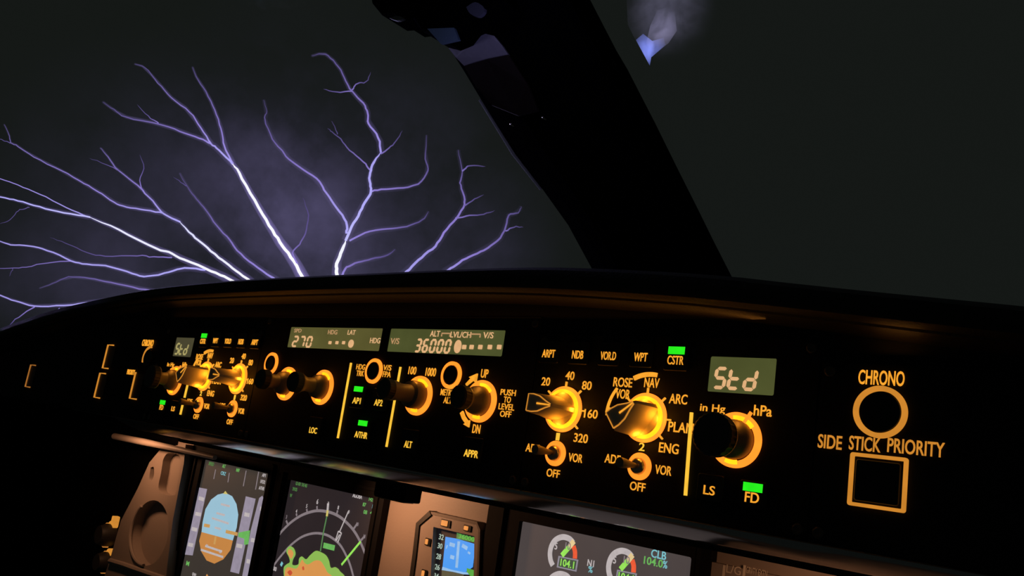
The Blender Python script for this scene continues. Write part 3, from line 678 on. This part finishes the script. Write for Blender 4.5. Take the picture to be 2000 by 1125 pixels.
D.poly('attitude_sky', [(545, 530), (720, 560), (1000, 642), (960, 990), (830, 1080), (640, 1040), (500, 1000)], E_BLU)
D.poly('attitude_ground', [(490, 1035), (660, 1060), (820, 1100), (840, 1400), (470, 1360)], em('standby_ground', (88, 84, 62), .9), 0)
D.poly('horizon_band', [(500, 985), (640, 1030), (830, 1070), (960, 1060), (960, 1105), (820, 1100), (660, 1062), (490, 1035)], E_LBL, 1)
D.lines('pitch_scale', [[(750, 600), (715, 1000)], [(620, 830), (680, 850)], [(610, 640), (690, 665)], [(800, 660), (880, 710)], [(560, 680), (575, 690)], [(910, 760), (900, 790)]], .0030, E_LBL, 2, False)
D.poly('altitude_caption', [(718, 470), (1010, 560), (1000, 620), (712, 560)], E_DGRN, 1); D.text('36000', 870, 545, .0036, em('caption_green', (96, 190, 70), .9), .018, 3)
D.poly('speed_box', [(870, 1005), (1070, 1060), (1060, 1130), (1050, 1200), (980, 1190), (870, 1060)], em('box_green', (84, 170, 66), .9), 2)
for i, (x, y) in enumerate(((485, 535), (465, 670), (445, 830), (425, 990), (405, 1125))): D.text(str(32 - i * 2), x, y, .0044, em('tape_figures', (176, 196, 180), .9), .0056, 2)
D.text('20', 1022, 890, .0046, em('tape_figures', (176, 196, 180), .9), .0056, 2)

# captain's side plate, with a slot recess and a round recess
sp = empty('side_plate', W(-.62, -.12, NM), 'brown lit side plate left of the leftmost screen, with a round recess below a slot', 'panel')
D = Draw(160, 840, .2533, sp)
NP = NM + .014
def pp(x, y): return on_n(160 + x * .2533, 840 + y * .2533, NP)
O = [pp(*p) for p in ((620, 130), (800, 110), (785, 260), (700, 700), (640, 1200), (150, 1200), (215, 1000), (300, 700), (430, 450), (520, 250))]
ce = pp(520, 790); rx = abs(pp(660, 800)[0] - pp(375, 780)[0]) / 2; ry = abs(pp(520, 530)[1] - pp(520, 1065)[1]) / 2
H1 = [(ce[0] + rx * math.cos(t * math.pi / 24), ce[1] + ry * math.sin(t * math.pi / 24)) for t in range(48)]
q0, q1 = pp(640, 200), pp(745, 480)
H2 = smoothpts([pp(*p) for p in ((625, 230), (660, 180), (740, 190), (762, 240), (740, 400), (715, 500), (620, 490), (590, 440), (610, 330), (625, 230))], 4)[:-1]
H3 = smoothpts([pp(*p) for p in ((530, 290), (552, 285), (556, 340), (540, 385), (520, 370), (530, 290))], 4)[:-1]
holed('plate', O, [H1, H2, H3], NP - .016, NP, M_MIP, sp)
bm = bmesh.new(); prism(bm, [(ce[0] + (p[0] - ce[0]) * 1.02, ce[1] + (p[1] - ce[1]) * 1.02) for p in H1], NM - .004, NM + .0015); fin('recess_floor', bm, M_MIP, sp)
bm = bmesh.new(); prism(bm, [(q[0], q[1]) for q in H2], NM - .004, NM + .004); fin('slot_floor', bm, M_MIP, sp)
bm = bmesh.new(); 
tube(bm, [W(p[0], p[1], NP + .001) for p in H1[18:38]], [.0020] * 20, 8); fin('recess_rim', bm, M_MIP, sp, True)
bm = bmesh.new(); tube(bm, [W(*pp(x, y), NP + .001) for x, y in ((225, 1010), (330, 1040), (470, 1090), (700, 1170))], [.0035] * 4, 8); fin('ridge', bm, M_MIP, sp, True)
# ledge at the left end of the glareshield
bm = bmesh.new(); P = [(-.700, -.0405), (-.62, -.0398), (-.53, -.0395), (-.45, -.040)]
tube(bm, [W(a, b, -.17) for a, b in P], [.0040, .0042, .0030, .0026], 12); lg = fin('ledge_rail', bm, M_MIP, None, True)
centre_origin(lg); tag(lg, 'thin horizontal rail catching orange light at left, just under the glareshield', 'rail')
# two lit round switches at the far left
for i, (px, py, s) in enumerate(((213, 1045, 1.0), (209, 1098, .9))):
    u, v = on_n(px, py, NM)
    k = empty('light_switch', W(u, v, NM), 'round black switch with amber mark left of the brown side plate, ' + ('upper of two' if i == 0 else 'lower of two'), 'switch', 'round switches beside the side plate')
    bm = bmesh.new(); lathe(bm, u, v, [(.014 * s, NM - .004), (.014 * s, NM + .006), (.011 * s, NM + .014), (.002, NM + .014)], 32); fin('knob', bm, M_CAP, k, True)
    bm = bmesh.new(); annulus(bm, u, v, .0145 * s, .0165 * s, NM - .004, NM + .003, 120, 260); fin('rim', bm, M_DIM, k)
    bm = bmesh.new(); a, b = on_n(px + 5, py - 16, NM); prism(bm, circ(a, b, .0075 * s, 18), NM - .004, NM + .002)
    if i == 0: prism(bm, rrect(a - .001, a + .009, b, b + .014, .002), NM - .004, NM + .002)
    fin('lit_mark', bm, em('mark_amber', (214, 140, 52), .9), k)
# flood light fixture under the lip
def fixture(u0, u1, v0, v1, n0, n1, label):
    r = empty('flood_light', W((u0 + u1) / 2, v0, n0), label, 'light', 'panel flood lights')
    bm = bmesh.new(); prism(bm, rrect(u0, u1, v0, v1, .002), n0, n1, .001); fin('housing', bm, M_BEZ, r)
    bm = bmesh.new(); box(bm, u0 + .004, u1 - .004, v0 - .0006, v0 + .0002, n0 + .003, n1 - .003); fin('lens', bm, mat('lens_glass', (0.5, 0.35, 0.2), 0.3), r)
    return r
fixture(*[on_n(735, 950, -.12)[0], on_n(797, 950, -.12)[0]], -.0385, -.024, -.135, -.118, 'small black box hanging under the glareshield lip, right of the compass screen')
# FO side sub-panel with placard text
fp = empty('side_instrument_panel', W(.2, -.05, NM), 'dim brown panel with faint lettering, right of the engine screen at the bottom edge', 'panel')
bm = bmesh.new(); box(bm, .130, .300, -.20, -.0405, NM - .004, NM + .002); fin('plate', bm, M_MIP, fp)
M_FAINT = mat('print_pale', (0.75, 0.66, 0.55), 0.6)
bm = bmesh.new()
for x in (1415, 1455): a, b = on_n(x, 1104, NM + .002), on_n(x - 3, 1135, NM + .002); bm = bmesh.new(); ribbon(bm, [a, b], .0016, NM + .002, NM + .0024, False); fin('divider_line', bm, M_FAINT, fp)
text('L/G', *on_n(1433, 1113, NM + .002), .0050, NM + .0022, M_FAINT, fp, width=.010); text('GRVTY EXTN', *on_n(1478, 1117, NM + .002), .004, NM + .0022, M_FAINT, fp, width=.014)

# ------------------------------------------------------------------ centre post and windscreens
def at(px, py, n): u, v = on_n(px, py, n); return Vector((u, v, n))
def yn(y):  # depth of the post's inner face: leans back towards the seats as it rises
    return -.36 + (525 - y) / 565 * .24
rowsY = [(1168, 1398, 560), (1155, 1385, 523), (1110, 1342, 440), (1060, 1307, 370), (1006, 1271, 300), (940, 1218, 195), (907, 1189, 140), (872, 1160, 85), (830, 1136, 45), (800, 1112, 0), (770, 1080, -60)]
bm = bmesh.new(); rows = []
for (xl, xr, y) in rowsY:
    n = yn(y); a, b = at(xl, y, n), at(xr, y, n); d = (b - a); 
    pts = [a + Vector((0, 0, -.05)), a, a + d * .15 + Vector((0, 0, .009)), a + d * .30 + Vector((0, 0, .016)), a + d * .8 + Vector((0, 0, .018)), a + d * .97 + Vector((0, 0, .010)), b, b + Vector((0, 0, -.05))]
    rows.append([bm.verts.new(W(*p)) for p in pts])
for a, b in zip(rows, rows[1:]):
    for i in range(8): bm.faces.new((a[i], a[(i + 1) % 8], b[(i + 1) % 8], b[i]))
bm.faces.new(rows[0]); bm.faces.new(rows[-1][::-1])
post = structure(fin('trim_1', bm, M_POST, None, False)); post['label'] = 'wide black post between the two windscreens'
bm = bmesh.new(); PL = [at(xl - 3.3, y, yn(y) - .002) for (xl, xr, y) in rowsY]
tube(bm, [W(*p) for p in PL[3:6]], [.0016, .0022, .0012], 10)  # pale strip stands for the violet glint and is only as long
sl = structure(fin('trim_2', bm, mat('glint_pale', (0.85, 0.85, 0.9), 0.5), None, True)); sl['label'] = 'thin pale strip along the post, standing for its violet glint'
# things on the post
ft = empty('standby_compass', W(*at(880, 10, -.13)), 'black fitting at the top of the centre post with bluish reflections coloured in', 'compass')
bm = bmesh.new(); Q = [on_n(x, y, -.13) for x, y in ((738, -40), (748, 20), (766, 42), (790, 40), (800, 54), (828, 50), (846, 74), (870, 80), (952, 44), (1010, 20), (1010, -60))]
prism(bm, Q, -.15, -.115, .002); fin('housing', bm, M_POST, ft)
lamp('card_fill_lamp', 'POINT', W(*at(915, 70, -.05)), 0.040, (.55, .50, 1.0), .004)  # added violet fill for the pieces on the post, no fixture of its own
M_PALE = mat('plate_bright_reflection', (0.40, 0.37, 0.50), 0.6, bump=.3, bscale=80); M_BRN = mat('plate_dim_reflection', (0.045, 0.03, 0.028), 0.9, spec=0.03, bump=.3, bscale=80)  # bright and dim reflection of one glossy plate put into two colours
bm = bmesh.new(); prism(bm, [on_n(x, y, -.113) for x, y in ((836, 57), (888, 55), (897, 78), (862, 86))], -.115, -.112); fin('glass_face', bm, mat('blue_glass', (0.28, 0.42, 0.70), 0.25, spec=.8), ft)
bm = bmesh.new(); prism(bm, smoothpts([on_n(x, y, -.113) for x, y in ((912, 15), (930, 5), (948, 18), (938, 33), (920, 28), (912, 15))], 3)[:-1], -.115, -.112); fin('lens', bm, mat('reflection_blue', (0.20, 0.20, 0.32), 0.5), ft)  # bluish reflection on the housing, made as a coloured piece
bm = bmesh.new(); prism(bm, smoothpts([on_n(x, y, -.113) for x, y in ((762, 36), (778, 32), (790, 37), (776, 41), (762, 36))], 3)[:-1], -.115, -.112); fin('grey_patch', bm, mat('reflection_grey', (0.10, 0.11, 0.10), 0.5), ft)  # greyish reflection on the housing, also a coloured piece
def npost(y): return yn(y) + .0245
bm = bmesh.new()
def slab(bm, P, th=.003):
    A = [at(x, y, npost(y)) for x, y in P]; a = [bm.verts.new(W(*p)) for p in A]; b = [bm.verts.new(W(p[0], p[1], p[2] - th)) for p in A]
    k = len(a)
    for i in range(k): bm.faces.new((a[i], a[(i + 1) % k], b[(i + 1) % k], b[i]))
    bm.faces.new(a); bm.faces.new(b[::-1])
slab(bm, ((876, 94), (915, 80), (948, 66), (965, 70), (980, 88), (992, 106), (960, 112), (930, 120), (906, 128), (890, 112)))
c1 = fin('placard', bm, M_PALE, None); centre_origin(c1); tag(c1, 'pale bluish upper plate on the centre post, its reflection put into the colour', 'placard')
bm = bmesh.new(); slab(bm, ((906, 129), (950, 116), (993, 107), (1030, 165), (1050, 215), (1010, 225), (960, 205), (930, 170)))
c2 = fin('placard', bm, M_BRN, None); centre_origin(c2); tag(c2, 'dark brown lower plate on the centre post, coloured as the dimmer reflection', 'placard')
for (x, y, w_) in ((998, 242, 'left'), (1061, 229, 'right')):
    bm = bmesh.new(); p = at(x, y, npost(y) - .004)
    lathe(bm, p[0], p[1], [(.0011, p[2] - .004), (.0011, p[2] + .0006), (.0005, p[2] + .0012)], 16)
    c = fin('screw_head', bm, M_CHROME, None, True); centre_origin(c); tag(c, 'tiny shiny screw head on the centre post, the %s one of two' % w_, 'screw', 'screws in the centre post')
# windscreen panes
def glass():
    m = bpy.data.materials.new('windscreen_glass'); m.use_nodes = True; t = m.node_tree; t.nodes.clear()
    o = t.nodes.new('ShaderNodeOutputMaterial'); tr = t.nodes.new('ShaderNodeBsdfTransparent'); gl = t.nodes.new('ShaderNodeBsdfGlossy'); mx = t.nodes.new('ShaderNodeMixShader')
    tr.inputs[0].default_value = (.985, .99, .985, 1); gl.inputs['Roughness'].default_value = 0.02; gl.inputs[0].default_value = (1, 1, 1, 1)
    lw = t.nodes.new('ShaderNodeLayerWeight'); pw = t.nodes.new('ShaderNodeMath'); pw.operation = 'POWER'; t.links.new(lw.outputs['Facing'], pw.inputs[0]); pw.inputs[1].default_value = 5.0
    fr = t.nodes.new('ShaderNodeMapRange'); t.links.new(pw.outputs[0], fr.inputs['Value']); fr.inputs['To Min'].default_value = .006; fr.inputs['To Max'].default_value = .03
    nz = t.nodes.new('ShaderNodeTexNoise'); nz.inputs['Scale'].default_value = 3; bp = t.nodes.new('ShaderNodeBump'); bp.inputs['Strength'].default_value = .02
    t.links.new(nz.outputs['Fac'], bp.inputs['Height']); t.links.new(bp.outputs[0], gl.inputs['Normal'])
    t.links.new(fr.outputs[0], mx.inputs[0]); t.links.new(tr.outputs[0], mx.inputs[1]); t.links.new(gl.outputs[0], mx.inputs[2]); t.links.new(mx.outputs[0], o.inputs['Surface'])
    return m
GL = glass()
def pane(name, C4, label):
    bm = bmesh.new(); n_ = (C4[1] - C4[0]).cross(C4[3] - C4[0]).normalized() * .004
    a = [bm.verts.new(W(*p)) for p in C4]; b = [bm.verts.new(W(*(p + n_))) for p in C4]
    for i in range(4): bm.faces.new((a[i], a[(i + 1) % 4], b[(i + 1) % 4], b[i]))
    bm.faces.new(a); bm.faces.new(b[::-1])
    o = structure(fin(name, bm, GL, None)); o['label'] = label; return o
A0, A1 = at(1175, 560, -.40), at(780, -60, -.15)
B0, B1 = at(1340, 560, -.40), at(1060, -60, -.15)
pane('window_1', [Vector((-2.1, .0, -.40)), A0, A1, Vector((-2.0, 1.30, -.10))], 'left windscreen with the lightning behind it')
pane('window_2', [B0, Vector((.95, .03, -.34)), Vector((.85, .62, .02)), B1], 'right windscreen, dark night sky behind it')

# ------------------------------------------------------------------ lightning
DIST = 400.0
def bolt_mat():
    m = bpy.data.materials.new('lightning_channel'); m.use_nodes = True; t = m.node_tree; t.nodes.clear()
    o = t.nodes.new('ShaderNodeOutputMaterial'); e = t.nodes.new('ShaderNodeEmission'); at_ = t.nodes.new('ShaderNodeAttribute'); at_.attribute_name = 'charge'
    r = t.nodes.new('ShaderNodeValToRGB'); cr = r.color_ramp
    cr.elements[0].position = 0; cr.elements[0].color = (*s2l((50, 45, 70)), 1)
    cr.elements[1].position = 1; cr.elements[1].color = (1.0, 1.0, 1.0, 1)
    for p, c in ((.25, (92, 80, 140)), (.5, (142, 124, 208)), (.75, (178, 172, 250)), (.88, (218, 220, 255))):
        q = cr.elements.new(p); q.color = (*s2l(c), 1)
    t.links.new(at_.outputs['Fac'], r.inputs[0]); t.links.new(r.outputs[0], e.inputs[0]); e.inputs[1].default_value = 1.0
    t.links.new(e.outputs[0], o.inputs['Surface'])
    try: m.cycles.emission_sampling = 'NONE'
    except Exception: pass
    return m
BM_ = bolt_mat()
def glow_mat(name, rgb, dens):
    m = bpy.data.materials.new(name); m.use_nodes = True; t = m.node_tree; t.nodes.clear()
    o = t.nodes.new('ShaderNodeOutputMaterial'); e = t.nodes.new('ShaderNodeEmission'); e.inputs[0].default_value = (*rgb, 1); e.inputs[1].default_value = dens
    t.links.new(e.outputs[0], o.inputs['Volume']); 
    try: m.cycles.homogeneous_volume = True; m.cycles.emission_sampling = 'NONE'
    except Exception: pass
    return m
GLOW = {k: glow_mat('air_glow_' + k, (.46, .36, 1.0), d) for k, d in (('strong', .0150), ('mid', .0085), ('weak', .0050))}
def branch(bolt, P, w0, w1, h0, h1, glow=None, gr=14, dref=None, dtip=0.0, name='branch'):
    pts = smoothpts([(x, y) for x, y in P], 4)
    jit = []
    for i, (x, y) in enumerate(pts):
        f_ = 0.9 if 0 < i < len(pts) - 1 else 0
        jit.append((x + random.uniform(-f_, f_), y + random.uniform(-f_, f_)))
    k = len(jit); Wd, R, Hh = [], [], []
    for i, (x, y) in enumerate(jit):
        t = i / (k - 1); dist = (dref or DIST) + dtip * t
        Wd.append(far(x, y, dist)); sc = dist / F_PX * 1.25
        ta = 1 if t < .85 else max(.25, 1 - (t - .85) / .15 * .75)
        R.append((w0 + (w1 - w0) * t) / 2 * sc * ta); Hh.append(h0 + (h1 - h0) * t)
    bm = bmesh.new(); ly = bm.verts.layers.float.new('charge'); tube(bm, Wd, R, 8, ly, Hh)
    o = fin(name, bm, BM_, bolt, True)
    if glow:
        for rad, key in ((gr, glow), (gr * .5, glow)):
            bm = bmesh.new(); st = Wd[::3] + ([Wd[-1]] if (k - 1) % 3 else [])
            rr = [rad * DIST / F_PX * 1.25 * (1 - .55 * i / (len(st) - 1)) for i in range(len(st))]
            tube(bm, st, rr, 12); fin('air_glow', bm, GLOW[key], o, True)
    return o
def bolt(px, py, label):
    b = empty('lightning_bolt', far(px, py, DIST), label, 'lightning', 'lightning behind the left windscreen'); return b
b = bolt(448, 545, 'lightning bolt that runs low to the left edge, its long left arms nearly horizontal')
branch(b, [(470, 558), (446, 544), (412, 529), (361, 508), (330, 493), (304, 485), (232, 449), (175, 424)], 8, 7, 1.0, .92, 'mid', 16)
branch(b, [(175, 424), (124, 415), (77, 404), (36, 392), (0, 384), (-60, 368)], 6.5, 6, .80, .72, 'weak', 12, dtip=-15)
branch(b, [(170, 423), (129, 405), (77, 379), (36, 362), (0, 349), (-50, 328)], 5, 4.5, .62, .5, dtip=20)
branch(b, [(335, 503), (300, 502), (268, 499), (206, 500), (170, 493), (129, 475), (98, 464)], 5, 3, .42, .12, dtip=20)
branch(b, [(400, 527), (361, 523), (330, 531), (289, 540), (258, 534), (217, 521), (170, 516), (139, 509), (93, 489), (57, 480), (21, 478), (0, 471), (-40, 460)], 6, 6, .72, .62, 'weak', 12, dtip=-30)
branch(b, [(139, 510), (93, 513), (52, 521), (20, 524), (-20, 526)], 5, 3.5, .40, .28); branch(b, [(26, 523), (22, 532), (18, 540)], 3, 2, .25, .05)
branch(b, [(57, 405), (46, 408), (36, 411), (20, 430), (0, 437)], 4, 3, .28, .15)
b = bolt(480, 543, 'lightning bolt forking twice towards the upper left, second base from the left')
branch(b, [(495, 556), (480, 543), (454, 523), (428, 503), (397, 477), (376, 459), (351, 433)], 7.5, 6.5, 1.0, .88, 'mid', 15)
branch(b, [(351, 433), (320, 418), (304, 400), (278, 371), (268, 361), (232, 333), (211, 307), (196, 289)], 6, 4, .72, .25, 'weak', 11, dtip=30)
branch(b, [(318, 416), (284, 410), (247, 405), (222, 395), (191, 374), (165, 358), (119, 333), (67, 307), (36, 286), (21, 279), (18, 262), (8, 243)], 5.5, 3.5, .66, .25, 'weak', 11, dtip=-25)
branch(b, [(21, 279), (10, 276), (0, 272), (-12, 268)], 4, 3, .3, .15)
branch(b, [(278, 370), (273, 353), (281, 328), (273, 302)], 4.5, 2.5, .48, .1); branch(b, [(232, 333), (206, 321), (175, 309)], 4, 2.5, .35, .06)
b = bolt(528, 540, 'single thin lightning bolt leaning left, between the forked bolt and the brightest bolt')
branch(b, [(545, 550), (528, 540), (495, 516), (464, 490), (449, 469), (423, 441), (402, 410), (384, 389), (366, 366), (351, 338)], 6, 3, .62, .12, 'weak', 12, dtip=25)
branch(b, [(364, 363), (350, 353), (338, 345)], 3.5, 2, .25, .05)
b = bolt(589, 538, 'brightest white lightning bolt, rising to the upper left and splitting into three')
branch(b, [(600, 556), (589, 538), (568, 502), (547, 473), (526, 441), (497, 391), (467, 338), (454, 320)], 9, 8, 1.0, .97, 'strong', 20)
branch(b, [(454, 320), (428, 294), (412, 281), (397, 273), (361, 260), (315, 244), (247, 229), (222, 214), (201, 199)], 6.5, 3.5, .74, .12, 'weak', 13, dtip=-20)
branch(b, [(309, 240), (289, 227), (268, 204)], 4, 2.5, .45, .1)
branch(b, [(412, 280), (392, 250), (371, 219), (335, 191), (309, 162), (284, 132), (263, 125)], 5, 3, .6, .12, 'weak', 11, dtip=20)
branch(b, [(455, 319), (438, 286), (433, 260), (423, 224), (407, 188), (387, 157), (376, 131)], 5.5, 3, .62, .12, 'weak', 12, dtip=35)
branch(b, [(580, 514), (572, 494), (585, 477), (596, 455), (602, 421), (592, 387)], 4.5, 3, .48, .15)
b = bolt(658, 533, 'white-based lightning tree rising up the middle of the left windscreen with many side arms')
branch(b, [(660, 552), (658, 533), (658, 515), (666, 494), (675, 470)], 9.5, 8, 1.0, .96, 'strong', 17)
branch(b, [(675, 470), (683, 451), (700, 421), (713, 396), (725, 374), (722, 353), (724, 332), (733, 313), (744, 298)], 7, 6, .80, .66, 'mid', 13)
branch(b, [(744, 298), (739, 268), (720, 242), (718, 221), (709, 202), (687, 178), (675, 157), (662, 131), (641, 109), (624, 105), (609, 109)], 5.5, 3, .62, .1, 'weak', 11, dtip=25)
branch(b, [(677, 456), (676, 434), (658, 406), (637, 377), (624, 355), (594, 332), (564, 310), (547, 289), (532, 272), (517, 234), (521, 217), (515, 195)], 6.5, 3, .74, .12, 'weak', 13, dtip=-25)
branch(b, [(724, 375), (737, 371), (777, 368), (816, 359), (836, 334), (831, 310), (833, 264)], 5, 3, .56, .12, 'weak', 10, dtip=25)
branch(b, [(744, 300), (760, 289), (773, 276), (786, 255)], 4, 2.5, .42, .08)
branch(b, [(723, 332), (709, 315), (683, 293), (666, 272), (649, 258), (640, 250)], 4.5, 2.5, .48, .08); branch(b, [(659, 262), (655, 250), (647, 236)], 3, 2, .2, .03)
branch(b, [(687, 178), (658, 180), (632, 174)], 4, 2.5, .42, .12); branch(b, [(688, 175), (698, 163), (715, 160), (724, 141)], 4, 2.5, .42, .08)
branch(b, [(683, 470), (713, 455), (756, 447), (794, 442), (824, 430), (837, 413)], 5, 3, .56, .12, 'weak', 11, dtip=15)
branch(b, [(665, 545), (671, 532), (677, 522), (700, 512), (726, 506), (756, 498), (772, 487)], 6, 3.5, .62, .12, 'weak', 11)
b = bolt(799, 526, 'violet lightning bolt right of the tree, curving up to a small fork')
branch(b, [(780, 542), (799, 526), (824, 502), (850, 481), (867, 455), (892, 426), (907, 400), (905, 379), (899, 357), (903, 336), (895, 293)], 6.5, 3, .72, .2, 'weak', 12)
branch(b, [(903, 334), (918, 323), (948, 325)], 4, 2.5, .42, .08); branch(b, [(890, 426), (918, 421), (944, 418), (966, 411)], 4, 2.5, .45, .08); branch(b, [(907, 402), (927, 389), (945, 380)], 3.5, 2, .35, .06)
b = bolt(886, 521, 'rightmost lightning bolt, low and slanting up to the right')
branch(b, [(868, 532), (886, 521), (910, 505), (939, 492), (965, 475), (986, 451), (993, 421), (1012, 415), (1018, 403)], 5.5, 3, .64, .12, 'weak', 11)
branch(b, [(988, 451), (1004, 443), (1022, 444)], 3.5, 2, .4, .06)
b = bolt(150, 595, 'lowest lightning bolt at the left edge, almost flat above the glareshield')
branch(b, [(205, 588), (162, 593), (124, 596), (67, 598), (31, 588), (0, 577), (-40, 562)], 6, 5.5, .70, .6, 'weak', 12)
branch(b, [(67, 600), (36, 619), (18, 636)], 5, 3, .5, .2); branch(b, [(116, 602), (106, 612)], 4, 3, .45, .3)
b = bolt(272, 564, 'faint lightning branch just above the left end of the glareshield')
branch(b, [(310, 570), (272, 564), (217, 552), (175, 544), (134, 541), (103, 554), (77, 563)], 5, 3.5, .48, .1, 'weak', 10)

# right windscreen's reflection, built as distant glowing volumes with a straight edge
def glow_nodes():
    m = bpy.data.materials.new('reflection_glow'); m.use_nodes = True; t = m.node_tree; t.nodes.clear()
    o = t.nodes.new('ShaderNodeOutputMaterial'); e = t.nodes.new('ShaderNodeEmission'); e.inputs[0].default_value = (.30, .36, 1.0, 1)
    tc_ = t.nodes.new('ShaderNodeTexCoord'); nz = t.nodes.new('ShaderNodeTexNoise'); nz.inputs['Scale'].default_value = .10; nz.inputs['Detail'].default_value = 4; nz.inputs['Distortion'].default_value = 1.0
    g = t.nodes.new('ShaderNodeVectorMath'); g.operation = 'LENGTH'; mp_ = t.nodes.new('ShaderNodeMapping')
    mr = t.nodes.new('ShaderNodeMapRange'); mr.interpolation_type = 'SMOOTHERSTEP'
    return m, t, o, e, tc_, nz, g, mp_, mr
def glow_volume(name, P, n_near, n_far, col, peak, origin_px, rad_m, label, parent):
    m, t, o, e, tc_, nz, g, mp_, mr = glow_nodes()
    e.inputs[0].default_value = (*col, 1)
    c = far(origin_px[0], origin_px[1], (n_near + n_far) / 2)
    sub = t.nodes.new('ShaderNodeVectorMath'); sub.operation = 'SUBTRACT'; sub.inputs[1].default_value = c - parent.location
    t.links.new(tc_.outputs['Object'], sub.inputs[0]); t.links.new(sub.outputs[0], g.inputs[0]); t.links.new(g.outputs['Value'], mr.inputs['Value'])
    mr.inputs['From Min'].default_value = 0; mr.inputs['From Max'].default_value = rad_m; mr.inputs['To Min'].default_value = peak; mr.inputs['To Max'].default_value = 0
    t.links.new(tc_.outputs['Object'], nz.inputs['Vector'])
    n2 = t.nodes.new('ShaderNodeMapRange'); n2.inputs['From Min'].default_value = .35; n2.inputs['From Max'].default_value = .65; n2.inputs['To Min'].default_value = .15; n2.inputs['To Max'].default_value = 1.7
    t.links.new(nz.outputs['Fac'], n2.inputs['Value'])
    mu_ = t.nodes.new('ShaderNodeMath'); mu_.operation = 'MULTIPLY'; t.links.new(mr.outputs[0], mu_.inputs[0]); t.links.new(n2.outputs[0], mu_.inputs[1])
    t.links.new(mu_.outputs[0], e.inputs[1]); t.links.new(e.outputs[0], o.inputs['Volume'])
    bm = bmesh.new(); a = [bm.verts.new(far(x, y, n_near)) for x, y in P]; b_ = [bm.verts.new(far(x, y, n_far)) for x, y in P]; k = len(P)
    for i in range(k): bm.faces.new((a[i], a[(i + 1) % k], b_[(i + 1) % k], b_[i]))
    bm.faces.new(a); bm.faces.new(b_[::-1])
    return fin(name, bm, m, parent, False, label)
vp = empty('window_reflection', far(1280, 60, 300), 'blue violet glow standing for a reflection high in the right windscreen', 'reflection')
glow_volume('blue_wedge', [(1242, 78), (1256, 66), (1274, 80), (1296, 74), (1300, 88), (1272, 112), (1269, 128)], 290, 310, (.24, .30, 1.0), .050, (1263, 98), 12.5, 'bright blue wedge with a straight left edge', vp)
glow_volume('violet_streak', [(1262, 84), (1270, 50), (1284, 20), (1316, 10), (1322, 60), (1306, 84), (1280, 104), (1272, 100)], 311, 325, (.50, .46, .80), .016, (1290, 62), 15, 'pale violet streak', vp)
glow_volume('faint_glow', [(1226, 48), (1222, -40), (1440, -40), (1420, 90), (1390, 170), (1310, 170), (1284, 158), (1268, 128), (1244, 84)], 326, 360, (.40, .38, .62), .0050, (1300, 20), 30, 'faint violet glow', vp)
